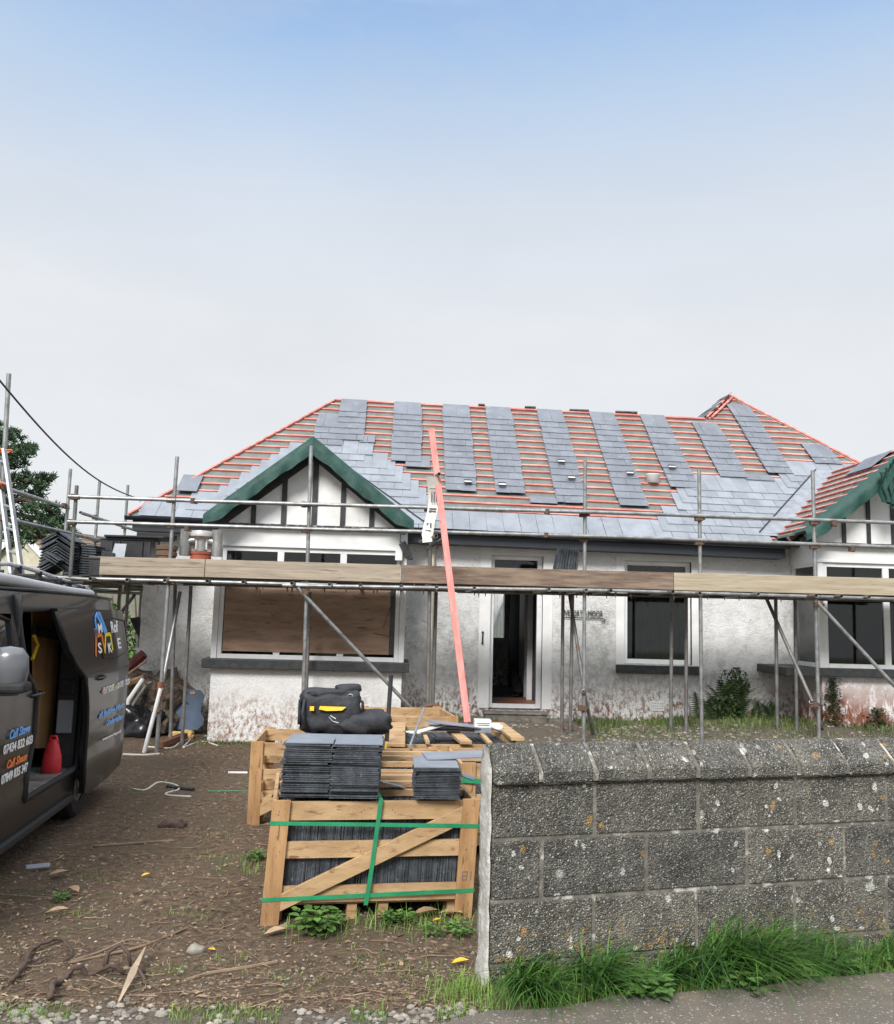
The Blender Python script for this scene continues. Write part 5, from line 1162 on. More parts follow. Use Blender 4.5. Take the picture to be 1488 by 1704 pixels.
#SPLIT
# ================================================================== CRATES AND SLATES
def crate(loc, rz, W_, D_, H_, label, filled=True, lean=0, straps=False, topbars=True, stuff_=0, diag=True):
    o = thing('slate_crate', label, 'crate', loc, 'pine slate crates'); o['_loc'] = (0, 0, 0); o.rotation_euler = (0, 0, rz)
    Sh = Matrix(((1, 0, lean), (0, 1, 0), (0, 0, 1)))
    def fin(mb, nm, mt, **k): mb.v = [tuple(Sh @ Vector(p)) for p in mb.v]; return mb.build(nm, mt, o, **k)
    t = .024
    for x in (0, W_-.10):
        for y in (-t, D_):
            q = MB(); q.bx(x, x+.10, y, y+t, -.03 if y < 0 else 0, H_)
            if y < 0:
                for zc in (.14, .39, H_-.06):
                    for _ in range(4): q.box((x+rnd(.02, .08), y-.0005, zc+rnd(-.03, .03)), (.005, .002, rnd(.004, .010)), None, 1)
                if x > 0 and straps:
                    for dx_, dz_, w__, h__ in ((.03, .24, .004, .05), (.055, .24, .004, .05), (.042, .262, .03, .004), (.042, .24, .03, .004), (.042, .218, .03, .004), (.078, .24, .004, .05)): q.box((x+dx_, y-.0008, dz_), (w__, .002, h__), None, 1)
            fin(q, 'post', [crate_v, ink], bevel=.003)
    for (z0, z1) in ((.105, .195), (.345, .435), (H_-.115, H_-.012)):
        for y in (.001, D_-t-.001):
            q = MB(); q.bx(.012, W_-.012, y, y+t, z0+rnd(-.004, .004), z1)
            for xn in (.40, .55): q.box((W_*xn+.03, y-.0005, (z0+z1)/2+rnd(-.02, .02)), (.005, .002, .007), None, 1); q.box((W_*xn+.045, y-.0005, (z0+z1)/2+rnd(-.02, .02)), (.005, .002, .007), None, 1)
            fin(q, 'front_rail' if y < .1 else 'back_rail', [cratew, ink], bevel=.003)
        for x in (-.001, W_-t+.001): q = MB(); q.bx(x, x+t, t+.003, D_-t-.003, z0+.004, z1-.004); fin(q, 'side_rail', cratew, bevel=.003)
    if diag:
        a, b = Vector((.10, -.014, .10)), Vector((W_-.10, -.014, H_-.09)); q = MB(); n_ = (b-a).normalized().cross(Vector((0, 1, 0))); w_ = .043
        q.prism([(a.x+.0, -t-.001, a.z-.03), (b.x, -t-.001, b.z-.05), (b.x, -t-.001, b.z+.05), (a.x, -t-.001, a.z+.065)], (0, t-.002, 0)); fin(q, 'diagonal_brace', cratew, bevel=.003)
    for y in (.05, D_*.5, D_-.14): q = MB(); q.bx(.03, W_-.03, y, y+.09, .082, .104); fin(q, 'base_board', cratew)
    for x in (W_*.40, W_*.55): q = MB(); q.bx(x, x+.055, .03, D_-.03, -.01, .082); fin(q, 'bearer', cratew)
    for x in (.06, W_-.13): q = MB(); q.bx(x, x+.055, .06, D_-.03, 0, .082); fin(q, 'bearer', cratew)
    if filled:
        q = MB(); ng = 3; 
        for r_ in range(ng):
            y0 = .03+r_*(D_-.06)/ng; x = .03
            while x < W_-.035:
                th = rnd(.006, .009); q.box((x+th/2, y0+(D_-.06)/ng/2+rnd(-.004, .004), (.108+H_-.06)/2), (th*.93, (D_-.06)/ng-.02, H_-.06-.108+rnd(-.008, .004)), Matrix.Rotation(rnd(-.02, .02), 3, 'Y')); x += th
        s_ = fin(q, 'packed_slates', slateE); s_['kind'] = 'stuff'
    if topbars:
        for y in ((.34, .62, .84) if D_ > .9 else (.2, .5)):
            if y < D_-.08: q = MB(); q.bx(.026, W_-.026, y, y+.045, H_-.052, H_-.015); fin(q, 'top_bar', cratew, bevel=.002)
    if straps:
        for z0, z1 in ((.545, .515), (.135, .16)):
            q = MB(); y = -t-.0035; wv = .011
            q.add([(-.004, y, z0-wv), (W_+.004, y, z1-wv), (W_+.004, y, z1+wv), (-.004, y, z0+wv), (-.006, D_*.6, z0-wv), (-.006, D_*.6, z0+wv), (W_+.006, D_*.6, z1-wv), (W_+.006, D_*.6, z1+wv)], [(0, 1, 2, 3), (0, 3, 5, 4), (1, 6, 7, 2)]); fin(q, 'strap', strapg)
        q = MB(); x = W_*.5; P = [(x-.02, -t-.006, .095), (x-.005, -t-.010, .3), (x+.012, -t-.006, H_-.03), (x+.014, -t-.004, H_+.006), (x+.0, .30, H_+.012), (x+.03, .55, H_-.0), (x-.02, D_, H_+.01)]
        q.add([(p[0]+s_*.012, p[1], p[2]) for p in P for s_ in (-1, 1)], [(2*i, 2*i+1, 2*i+3, 2*i+2) for i in range(len(P)-1)]); fin(q, 'strap', strapg)
    return o
crate((-.705, 5.10, .0), R(6.5), 1.185, 1.0, .665, 'slate crate nearest the road, strapped in green, with two slate stacks on top', lean=.055, straps=True)
crate((-.74, 6.22, .0), R(3), 1.17, 1.0, .66, 'full slate crate directly behind the green strapped one, under the tool bag', topbars=True, diag=False)
crate((-1.17, 7.42, .0), R(2), 1.08, .92, .66, 'empty slate crate farthest left, beside the bare soil', filled=False, topbars=False)
crate((-.03, 7.50, .0), R(7), 1.15, 1.25, .655, 'full slate crate with loose slates, a white carton and a glove on its lid', topbars=False, diag=False)
crate((-.27, 9.33, .02), R(8), .95, .95, .66, 'empty slate crate farthest back, in front of the house door', filled=False, topbars=False)
crate((.50, 6.52, .0), R(4), 1.10, .80, .665, 'half empty slate crate half hidden behind the end of the block wall', filled=False, topbars=False)
q = MB()
for j in range(50): q.bx(.53+j*.011, .539+j*.011, 6.64, 7.25, .11, .40+rnd(-.01, .01))
tag(q.build('slate_row', slateE), 'row of dark slates standing inside the crate behind the wall end', 'slates'); bpy.context.object
# green strap scraps over and in that crate
q = MB(); P = [Vector((.50, 6.48, .545)), Vector((.8, 6.475, .535)), Vector((1.4, 6.5, .52))]
q.add([p+Vector((0, 0, s_*.018)) for p in P for s_ in (-1, 1)], [(2*i, 2*i+1, 2*i+3, 2*i+2) for i in range(2)]); q.path([(.62, 6.46, .24), (.60, 6.45, .33), (.63, 6.45, .41), (.75, 6.45, .40), (.9, 6.46, .36)], .005, 6)
q.path([(.58+.25*t+.03*math.sin(t*9), 6.45+.02*math.cos(t*13), .19+.02*math.sin(t*17)) for t in [k/24 for k in range(25)]], .007, 6)
tag(q.build('loose_strap', strapg), 'loose green strapping across the crate beside the wall end', 'strap')
# planks across the lid of the crate with the carton
lid = atZ(700, 1225, .67)
for (pa, pb, w_) in (((662, 1204), (659, 1240), .15), ((752, 1216), (776, 1236), .10), ((795, 1215), (816, 1238), .04), ((828, 1204), (862, 1230), .12), ((706, 1222), (712, 1236), .035)):
    a, b = atZ(*pa, .67), atZ(*pb, .67); q = MB(); q.beam(a, b, w_, .028); tag(q.build('lid_plank', cratew, bevel=.003), {662: 'wide pine plank along the left side of the crate lid', 752: 'short pine plank in the middle of the crate lid', 795: 'thin pine lath on the crate lid below the white carton', 828: 'pine plank on the right edge of the crate lid, sloping to the wall', 706: 'short thin lath on the crate lid left of the middle plank'}[pa[0]], 'plank', 'planks on the crate lid')
for i, (px, py, rz, tl, lab) in enumerate(((752, 1212, .35, .12, 'loose slate on top of the small heap on the crate lid'), (757, 1214, .1, .02, 'loose slate below the top one in the heap on the crate lid'), (750, 1217, .25, .03, 'loose slate lying lowest in the heap on the crate lid'))):
    p = atZ(px, py, .72-.02*i); q = MB(); q.box((p.x, p.y, .76-.03*i), (.46, .26, .010), Matrix.Rotation(rz, 3, 'Z') @ Matrix.Rotation(tl, 3, 'Y')); tag(q.build('loose_slate', slateT, bevel=.001), lab, 'slate', 'loose slates on the crate lid')
p = atZ(803, 1218, .69); o = thing('carton', 'small white printed carton standing on the crate lid', 'carton', (p.x, p.y, .685)); q = MB(); q.bx(p.x-.075, p.x+.075, p.y-.05, p.y+.08, .685, .80); q.build('box', whitep, o, bevel=.003)
q = MB(); q.bx(p.x-.06, p.x+.06, p.y-.0525, p.y-.0505, .768, .774); q.bx(p.x-.05, p.x+.055, p.y-.0525, p.y-.0505, .752, .758); q.build('print', ink, o)
q = MB(); q.bx(p.x-.074, p.x+.074, p.y-.054, p.y-.051, .69, .735); q.build('clear_tape', lead, o)
def blob(mb, c, r, n=(20, 14), pw=.7, nz_=.1, fs_=6, seed=0, m=0):
    c = Vector(c); vs = []; nu, nv = n
    sp_ = lambda x: math.copysign(abs(x)**pw, x)
    for j in range(nv+1):
        ph = -math.pi/2+math.pi*j/nv
        for i in range(nu):
            th = 2*math.pi*i/nu; p = Vector((sp_(math.cos(ph))*sp_(math.cos(th))*r[0], sp_(math.cos(ph))*sp_(math.sin(th))*r[1], sp_(math.sin(ph))*r[2]))
            d = 1+nz_*noise.noise(p*fs_+Vector((seed, seed*2, 0)))+nz_*.5*noise.noise(p*fs_*2.7+Vector((seed, 0, 5))); vs.append(c+p*d)
    return mb.add(vs, [(j*nu+i, j*nu+(i+1) % nu, (j+1)*nu+(i+1) % nu, (j+1)*nu+i) for j in range(nv) for i in range(nu)], m)
p = atZ(826, 1210, .70); q = MB(); blob(q, p, (.08, .06, .03), nz_=.5, fs_=20); tag(q.build('white_glove', paper, smooth=True), 'crumpled white glove by the right plank of the crate lid', 'glove')
p = atZ(808, 1214, .70); q = MB(); blob(q, p, (.03, .03, .022)); tag(q.build('green_tape', strapg, smooth=True), 'small roll of green tape on the crate lid', 'tape')
q = MB(); a, b = atZ(690, 1219, .70), atZ(738, 1206, .76); q.beam(a, b, .09, .006); blob(q, a, (.07, .04, .012), nz_=.4, fs_=20); tag(q.build('white_strip', paper), 'white strip of sheeting sticking out from under the loose slates', 'strip')
q = MB(); q.path([atZ(672, 1217, .69), atZ(760, 1213, .70), atZ(800, 1215, .69)], .006, 6); tag(q.build('green_string', strapg), 'thin green string lying across the crate lid', 'string')
# stacks of slates standing on the front crate
def stack(px0, px1, ptop, Y, ncol, dep, label, n=30, lean=.0008):
    a, b = atY(px0, 1330, Y), atY(px1, 1330, Y); z0 = .672; zt_ = atY((px0+px1)/2, ptop, Y).z; w_ = (b.x-a.x)/ncol; th = (zt_-z0)/n
    o = thing('slate_stack', label, 'slate stack', (a.x+w_*ncol/2, Y+dep/2, z0), 'slate stacks on the crates')
    for k in range(n):
        drop = 0
        for c in range(ncol):
            q = MB(); sh_ = k*lean; cx = a.x+w_*(c+.5)+sh_+rnd(-.008, .008)*(2.6 if rnd(0, 1) < .2 else 1); cy = Y+dep/2+rnd(-.016, .016)
            top_ = k == n-1
            q.box((cx, cy, z0+th*(k+.5)), (w_*rnd(.975, 1.0), dep, th*rnd(.45, .92)), Matrix.Rotation(rnd(-.02, .02), 3, 'Z') @ Matrix.Rotation(rnd(-.006, .006), 3, 'Y'))
            q.build('slate', slateT if k >= n-1 else slateE, o)
    return o, zt_
o1, z1_ = stack(464, 627, 1236, 5.13, 2, .26, 'wide stack of slates, two abreast, on the left of the front crate', 28)
stack(470, 629, 1230, 5.42, 2, .26, 'second wide slate stack close behind the front one, a little taller', 27)
o2, z2_ = stack(689, 765, 1275, 5.16, 1, .40, 'narrow stack of slates on the right of the front crate', 20, 0)
a = atZ(770, 1256, z2_+.01); q = MB(); q.box((a.x-.03, 5.52, z2_+.012), (.42, .26, .008), Matrix.Rotation(R(6), 3, 'Z') @ Matrix.Rotation(R(-2), 3, 'Y')); tag(q.build('overhanging_slate', slateT), 'single slate laid askew on top of the narrow stack', 'slate')
for i, (u_, v_, zz, rz) in enumerate(((652, 1305, .68, .4), (771, 1290, .70, -.3))):
    p = atZ(u_, v_, zz); q = MB(); q.box(p, (.16, .10, .006), Matrix.Rotation(rz, 3, 'Z') @ Matrix.Rotation(.25, 3, 'Y')); tag(q.build('slate_chip', slateT), ['broken piece of slate between the two front stacks', 'broken piece of slate at the right of the narrow stack'][i], 'slate')
# hidden stack that carries the tool bag
o3, z3_ = stack(505, 625, 1222, 6.45, 2, .34, 'slate stack behind the wide ones, carrying the black tool bag', 18, 0)
# tool bag
bl, br_ = atY(499, 1215, 6.5), atY(597, 1215, 6.5); zt_ = atY(545, 1152, 6.5).z; cb = Vector(((bl.x+br_.x)/2, 6.6, (z3_+zt_)/2)); bag = thing('tool_bag', 'black canvas tool bag with yellow webbing slumped on the slates', 'bag', (cb.x, 6.6, z3_))
q = MB(); blob(q, cb, ((br_.x-bl.x)/2, .16, (zt_-z3_)/2+.01), (40, 26), .45, .22, 8, 3); blob(q, cb+Vector((.20, -.05, -.055)), (.235, .15, .088), (40, 26), .75, .5, 5, 8); q.build('body', bagm, bag, smooth=True)
q = MB(); blob(q, cb+Vector((0, 0, (zt_-z3_)/2-.01)), (.21, .14, .03), (28, 12), .5, .2, 9, 5); blob(q, cb+Vector((.12, 0, (zt_-z3_)/2+.025)), (.09, .10, .03), (20, 10), .7, .3, 9, 6); q.build('flap', bagm, bag, smooth=True)
q = MB(); y_ = 6.6-.172; q.prism([(cb.x-.07, y_, cb.z+.052), (cb.x+.12, y_-.006, cb.z+.050), (cb.x+.09, y_-.008, cb.z+.026), (cb.x-.02, y_-.004, cb.z+.020), (cb.x-.075, y_, cb.z+.03)], (0, .012, 0)); q.box((cb.x-.125, y_, cb.z+.035), (.03, .01, .03)); q.build('yellow_webbing', yellow, bag)
for P_, r_ in (([cb+Vector((-.22, -.1, .09-.19*k/6+.02*math.sin(k))) for k in range(6)], .012), ([cb+Vector((-.18, -.17, .1)), cb+Vector((-.19, -.2, 0)), cb+Vector((-.16, -.19, -.1))], .010), ([cb+Vector((.17, -.1, .13)), cb+Vector((.235, -.12, .08)), cb+Vector((.24, -.12, -.01))], .011), ([cb+Vector((.05+.045*t, -.1, .145+.03*math.sin(t*2.2))) for t in (0, 1, 2, 3)], .010), ([cb+Vector((-.19+.04*t, -.13, .12+.035*math.sin(t*1.1))) for t in range(6)], .009)):
    q = MB(); q.path(P_, r_, 8); q.build('strap', bagm, bag, smooth=True)
q = MB(); c = cb+Vector((.145, -.13, .125)); q.path([c+Vector((.018*math.cos(a_), -.01, .013*math.sin(a_))) for a_ in [math.pi*k/6 for k in range(13)]], .004, 6); c = cb+Vector((-.0, -.20, -.02)); q.path([c, c+Vector((.03, -.005, -.03)), c+Vector((.07, 0, -.04))], .004, 6); q.path([c+Vector((.01, 0, .01)), c+Vector((.05, -.005, -.012))], .004, 6); q.build('buckle', chrome, bag)
# black bar standing in the crates, yellow foot
a, b = atY(651, 1123, 7.35), atY(643, 1242, 7.35); q = MB(); d_ = b-a; q.path([a, a+d_*.93], .019, 10); o = thing('digging_bar', 'black bar with a yellow foot standing upright behind the tool bag', 'bar', tuple(b)); q.build('shaft', black, o, smooth='auto'); q = MB(); q.path([a+d_*.93, b, b+d_*.5], .021, 10); q.build('foot', yellow, o, smooth='auto')
# rope-tied tube end by the crates
q = MB(); a, b = atY(682, 1242, 7.2), atY(706, 1178, 9.0); q.path([a, b], .010, 10); tag(q.build('grey_pipe', lead, smooth='auto'), 'thin grey pipe propped on the crates behind the lid slates', 'pipe')
q = MB(); c = atY(720, 1176, YS-.1); q.path([c+Vector((-.09, 0, 0)), c+Vector((.0, 0, .02)), c+Vector((.07, 0, .0))], .03, 10); tag(q.build('rusty_clamp', rust), 'rusty clamp at the foot of the third scaffold tube', 'clamp'); 
#SPLIT
# ================================================================== BACKGROUND: neighbour, pine, hedge
nb = atY(30, 1000, 40); nbh = thing('neighbour_bungalow', 'cream rendered bungalow with white bargeboards and brown tiled roof, far left', 'house', (nb.x, 40, 0))
d1 = Vector((.385, .923, 0)); d2 = Vector((.923, -.385, 0)); A_ = Vector((nb.x, 40, atY(30, 880, 40).z)); hw = 1.95; er = atY(80, 937, 39.3).z
q = MB(); B0 = Vector((nb.x, 40, 0)); pz = lambda v, z: Vector((v.x, v.y, z))
q.prism([pz(B0-d2*hw*.93, -.3), pz(B0+d2*hw*.93, -.3), pz(B0+d2*hw*.93, er+.05), pz(B0, A_.z-.12), pz(B0-d2*hw*.93, er+.05)], d1*7); q.build('wall', cream, nbh)
q = MB()
for sg in (-1, 1):
    n_ = 9
    for k in range(n_):
        t0, t1 = k/n_, (k+1)/n_+.03; m_ = 24
        for j in range(m_):
            y0, y1 = -.25+7.6*j/m_, -.25+7.6*(j+1)/m_-.01
            def pp(t, y, o): v = B0+d2*sg*hw*1.04*t+d1*y; return pz(v, A_.z+.03+(er-A_.z)*t*1.04+o)
            P = [pp(t0, y0, .0), pp(t0, y1, .0), pp(t1, y1, .05), pp(t1, y0, .05)]; q.prism(P[::sg], (0, 0, -.03))
q.build('roof', brown_roof, nbh)
for sg in (-1, 1):
    q = MB(); a = pz(B0-d1*.27, A_.z-.10); b = pz(B0+d2*sg*hw*1.02-d1*.27, er-.10); q.beam(a, b, .05, .26, (0, 0, 1)); q.build('barge_board', upvc, nbh)
q = MB(); q.path([pz(B0-d1*.2, A_.z+.06), pz(B0+d1*7.2, A_.z+.06)], .10, 8); q.build('ridge', brown_roof, nbh)
q = MB(); a = pz(B0+d2*(hw*1.02)-d1*.32, er-.2); q.beam(a+Vector((0, 0, .25)), a+Vector((0, 0, -.2)), .2, .1); q.build('gutter_end', inkb, nbh)
q = MB(); q.beam(pz(B0-d2*1.2-d1*.02, 2.75), pz(B0+d2*1.2-d1*.02, 2.75), .04, 1.6); q.build('panel', M('panel_grey', (.42, .40, .36), rough=.9), nbh)
def leafcloud(mb, pts_, n, size, ar=2.2, up=.3):
    for _ in range(n):
        c, r = random.choice(pts_) if not callable(pts_) else pts_()
        d = Vector((random.gauss(0, 1), random.gauss(0, 1), random.gauss(0, 1))).normalized(); p = Vector(c)+Vector((d.x*r[0], d.y*r[1], d.z*r[2]))*(rnd(.1, 1)**.45)
        if noise.noise(p*1.7) < -.18: continue
        a = Vector((random.gauss(0, 1), random.gauss(0, 1), random.gauss(up, 1))).normalized(); b = a.cross(Vector((random.gauss(0, 1), random.gauss(0, 1), random.gauss(0, 1)))).normalized(); s_ = size*rnd(.6, 1.3)
        mb.add([p-a*s_, p+b*s_/ar, p+a*s_, p-b*s_/ar], [(0, 1, 2, 3)])
# pine tree
YP = 30; px_ = lambda u, v, y=YP: atY(u, v, y)
pine = thing('pine_tree', 'dark green wind-shaped pine tree rising at the far left', 'tree', (px_(-60, 900).x, YP, 0))
q = MB(); b0 = px_(-70, 900); b0.z = 0; tr = [b0, px_(-66, 900), px_(-55, 800), px_(-40, 740), px_(-30, 700)]; q.path(tr, [.34, .27, .2, .14, .07], 10)
lb = [((-58, 830), (-10, 790), (50, 800), (82, 798)), ((-62, 860), (0, 850), (50, 860), (115, 880)), ((-50, 780), (-10, 750), (30, 745), (52, 748)), ((-60, 870), (10, 880), (60, 895), (100, 895)), ((-52, 800), (-100, 770), (-140, 780)), ((-45, 750), (-10, 720), (18, 722)), ((-60, 850), (40, 830), (86, 850))]
for l_ in lb: P = [px_(a, b, YP+rnd(-.6, .6)) for a, b in l_]; q.path(P, [.10*(1-i/len(P))+.02 for i in range(len(P))], 6)
q.build('trunk', bark, pine, smooth=True)
cl = []
for u, v, r in ((2, 722, 26), (22, 726, 16), (-20, 718, 30), (-10, 748, 34), (18, 752, 26), (40, 752, 18), (53, 746, 10), (25, 772, 18), (-8, 782, 30), (55, 800, 20), (80, 796, 12), (70, 812, 12), (35, 800, 24), (10, 808, 30), (60, 826, 16), (-20, 815, 30), (28, 838, 32), (58, 852, 26), (86, 848, 16), (95, 866, 16), (76, 876, 24), (50, 882, 30), (18, 868, 30), (112, 886, 14), (100, 898, 14), (30, 900, 22), (-10, 845, 30), (125, 893, 8), (-70, 770, 40), (-110, 790, 40), (-60, 730, 34), (-120, 840, 40)):
    c = px_(u, v, YP+rnd(-1, 1)); k = YP/1450; cl.append((c, (r*k*1.1, r*k*1.3, r*k*.62)))
q = MB()
for c, r in cl:
    # tufts: little stars of needles
    nt_ = int(44*r[0]/.5)
    for _ in range(nt_):
        d = Vector((random.gauss(0, 1), random.gauss(0, 1), random.gauss(0, 1))).normalized(); p = c+Vector((d.x*r[0], d.y*r[1], d.z*r[2]))*rnd(.2, 1)**.5
        for j in range(11):
            a = Vector((random.gauss(0, .8), random.gauss(0, .8), random.gauss(.6, .6))).normalized(); b = a.cross(Vector((rnd(-1, 1), rnd(-1, 1), rnd(-1, 1)))).normalized(); L_ = rnd(.10, .22)
            q.add([p-b*.018, p+b*.018, p+a*L_+b*.012, p+a*L_-b*.012], [(0, 1, 2, 3)])
q.build('crown', needle, pine)
# hedge seen under the deck, left of the house; far shrubs
hg = thing('hedge', 'tall sunlit green hedge beyond the left side of the bungalow', 'hedge', (-6.5, 20, 0))
q = MB(); pts_ = [((-8.5+i*.5, 20+rnd(-.4, .4), rnd(.2, 2.1)), (.6, .6, .6)) for i in range(11)]+[((-8.5+i*.5, 20, .5), (.7, .7, .6)) for i in range(11)]
leafcloud(q, pts_, 14000, .07, 1.7); q.build('foliage', leafm, hg)
q = MB()
for i in range(8): x = -8.3+i*.65; q.path([(x, 20, -.1), (x+rnd(-.1, .1), 20, 1), (x+rnd(-.3, .3), 20.1, 2)], [.04, .03, .015], 6)
q.build('stem', bark, hg)
q = MB(); pts_ = [((-3.9+.9*k, 27, rnd(.5, 1.8)), (1.2, 1, 1)) for k in range(14)]; leafcloud(q, pts_, 4000, .12, 1.7); sb_ = thing('far_shrubs', 'green garden shrubs behind the bungalow seen through the hall', 'shrubs', (2, 27, 0)); q.build('foliage', leafm, sb_)
# pale braced gate seen through the hall
gt = thing('garden_gate', 'pale boarded gate with a diagonal brace seen through the open hall', 'gate', (2.0, 19.3, 0)); a, b = atY(806, 1000, 19.3), atY(850, 1062, 19.3)
q = MB(); nb_ = 8
for i in range(nb_): x = a.x+(b.x-a.x)*i/nb_; q.bx(x, x+(b.x-a.x)/nb_-.006, 19.3, 19.32, .1, 2.3)
q.build('boards', paintw, gt); q = MB(); c, d = atY(818, 1050, 19.27), atY(836, 1000, 19.27); q.beam(c+(c-d)*.5, d+(d-c)*.4, .03, .10, (0, 1, 0)); q.build('brace', upvc, gt)

# dog sitting in the hall
dz = .38; dp = atY(857, 1150, 15.5); dog = thing('dog', 'black and white dog sitting in the dark hall, looking left', 'dog', (dp.x, 15.5, dz))
def D_(x, y, z): return Vector((dp.x+x, 15.5+y, dz+z))
q = MB()
blob(q, D_(.06, .05, .14), (.12, .13, .15), (16, 12), 1, .05); blob(q, D_(.0, .0, .28), (.085, .09, .15), (16, 12), 1, .05); blob(q, D_(-.02, .0, .40), (.055, .06, .09), (16, 12), 1, .04)
blob(q, D_(-.03, 0, .48), (.07, .065, .06), (16, 12), 1, .03); blob(q, D_(-.11, 0, .46), (.055, .03, .028), (14, 10), 1, .02)
for s_ in (-1, 1):
    q.path([D_(-.02, s_*.045, .26), D_(-.035, s_*.045, .12), D_(-.03, s_*.045, .02), D_(-.07, s_*.045, .012)], [.038, .026, .02, .018], 8); q.path([D_(.10, s_*.11, .12), D_(.0, s_*.12, .09), D_(.05, s_*.12, .03), D_(-.05, s_*.12, .015)], [.06, .055, .03, .02], 8)
    q.prism([D_(-.03, s_*.03, .52), D_(.01, s_*.06, .52), D_(.0, s_*.055, .585)], (.012, 0, 0))
q.path([D_(.15, .05, .05), D_(.24, .08, .02), D_(.28, .0, .02)], [.03, .022, .012], 8)
q.m = [0]*len(q.f)
for i, f in enumerate(q.f):
    c = sum((Vector(q.v[k]) for k in f), Vector())/len(f)-Vector(D_(0, 0, 0))
    if (c.x < -.03 and c.z < .42 and c.z > .1) or c.x < -.08 or c.z < .05: q.m[i] = 1
dg_ = q.build('body', [coat_b, coat_w], dog, smooth=True); rm = dg_.modifiers.new('join', 'REMESH'); rm.mode = 'VOXEL'; rm.voxel_size = .012; rm.use_smooth_shade = True

# ================================================================== THINGS ON THE GROUND AT THE LEFT OF THE HOUSE
p0 = atY(274, 1215, 12.6); p1 = atY(343, 1215, 12.6)
P_ = [(275, 1213), (281, 1218), (290, 1214), (328, 1215), (338, 1206), (340, 1196), (334, 1185), (337, 1170), (341, 1158), (334, 1149), (322, 1147), (290, 1149), (276, 1157), (272, 1166), (280, 1180), (279, 1196)]
q = MB(); q.prism([atY(u, v, 12.62) for u, v in P_][::-1], (0, .02, .0)); q.box(atY(321, 1153, 12.61), (.07, .006, .04), None, 1)
o = tag(q.build('shaped_board', [bluegrey, cratew], bevel=.002), 'blue-grey shaped board leaning on the wall left of the bay', 'board')
o = thing('black_sack', 'crumpled black plastic sack at the foot of the house corner', 'sack', (-3.9, 12.2, 0)); q = MB(); c = atZ(235, 1206, .15); blob(q, c, (.30, .25, .26), (30, 18), .9, .5, 5, 4); blob(q, c+Vector((-.28, .1, -.02)), (.22, .2, .2), (24, 14), .9, .5, 6, 2); q.build('body', M('black_polythene', (.012, .012, .014), rough=.25), o, smooth=True)
q = MB(); P_ = [atY(216, 1029, 13.2), atY(232, 1026, 13.2), atY(245, 1052, 13.1), atY(244, 1085, 13.0), atY(236, 1070, 13.05), atY(226, 1052, 13.1)]; q.prism([tuple(p) for p in P_][::-1], (0, .04, 0)); q.path([atY(236, 1070, 13.05), atY(228, 1150, 12.9), atY(232, 1200, 12.8)], .02, 6); tag(q.build('bent_black_sheet', plasticb), 'bent black sheet poking up beside the house corner', 'sheet')
dc = {0: 'grey plastic pipe leaning in the rubbish beside the van rear', 1: 'second grey pipe in the rubbish, nearer the house corner', 2: 'dark red timber across the rubbish behind the van door', 3: 'pale timber lath slanting up across the rubbish heap', 4: 'white lath standing in the rubbish by the corner', 5: 'curved grey hose rising from the rubbish heap', 6: 'brown timber lying low in the rubbish heap'}
for i, (pts_, Y, r, mt) in enumerate((([(206, 1205), (214, 1165), (238, 1130)], 12.3, .03, whitep), ([(212, 1212), (222, 1172), (243, 1140)], 12.35, .022, galv), ([(205, 1118), (240, 1088)], 12.6, .07, M('red_timber', (.11, .02, .02), rough=.6)), ([(198, 1132), (244, 1100)], 12.3, .016, twig), ([(228, 1078), (240, 1105)], 12.7, .02, whitep), ([(200, 1050), (207, 1075), (214, 1105)], 12.7, .02, galv), ([(206, 1140), (241, 1128)], 12.5, .05, bleaf))):
    q = MB(); q.path([atY(u, v, Y) for u, v in pts_], r, 8); o = q.build(['grey_pipe', 'grey_pipe', 'red_timber', 'pale_lath', 'white_lath', 'hose', 'brown_timber'][i], mt, smooth='auto'); tag(o, dc[i], ['pipe', 'pipe', 'timber', 'lath', 'lath', 'hose', 'timber'][i])
q = MB(); c = atZ(222, 1195, .3); blob(q, (c.x, 12.9, .35), (.55, .4, .5), (26, 16), .9, .6, 4, 9); hp = thing('rubbish_heap', 'dark heap of garden rubbish between the van and the house corner', 'heap', (c.x, 12.9, 0)); q.build('mass', M('rubbish', (.05, .035, .03), (.12, .09, .06), 9, .45, .55, rough=.9, bump=.03, bs=12, c3=(.3, .28, .24), s3=12, t3=(.62, .68)), hp)
q = MB(); a, b = atZ(266, 1240, .05), atZ(307, 1224, .06); q.beam(a, b, .09, .07); tag(q.build('brown_timber', M('redwood', (.20, .08, .04), (.13, .05, .03), 6, rough=.8, st=(3, 3, 3))), 'reddish brown timber offcut on the ground by the tube feet', 'timber')
for i, (u, v, Y) in enumerate(((313, 1221, 0), (296, 1223, 0))): q = MB(); blob(q, atZ(u, v, .05), (.09, .06, .05), nz_=.5, fs_=14, seed=i); tag(q.build('yellow_offcut', M('yellow_foam', (.55, .38, .14), rough=.9)), ['yellow lump of foam at the end of the brown timber', 'small yellow foam piece on the brown timber'][i], 'foam')
def gpath(pts_, dz_=.012): return [Vector((p.x, p.y, rough(p.x, p.y)+dz_)) for p in (atZ(u, v, 0) for u, v in pts_)]
def spl(P, k=5):
    out = []
    for i in range(len(P)-1):
        a, b, c, d = P[max(i-1, 0)], P[i], P[i+1], P[min(i+2, len(P)-1)]
        for j in range(k): t = j/k; out.append(.5*((2*b)+(c-a)*t+(2*a-5*b+4*c-d)*t*t+(3*b-a-3*c+d)*t**3))
    return out+[P[-1]]
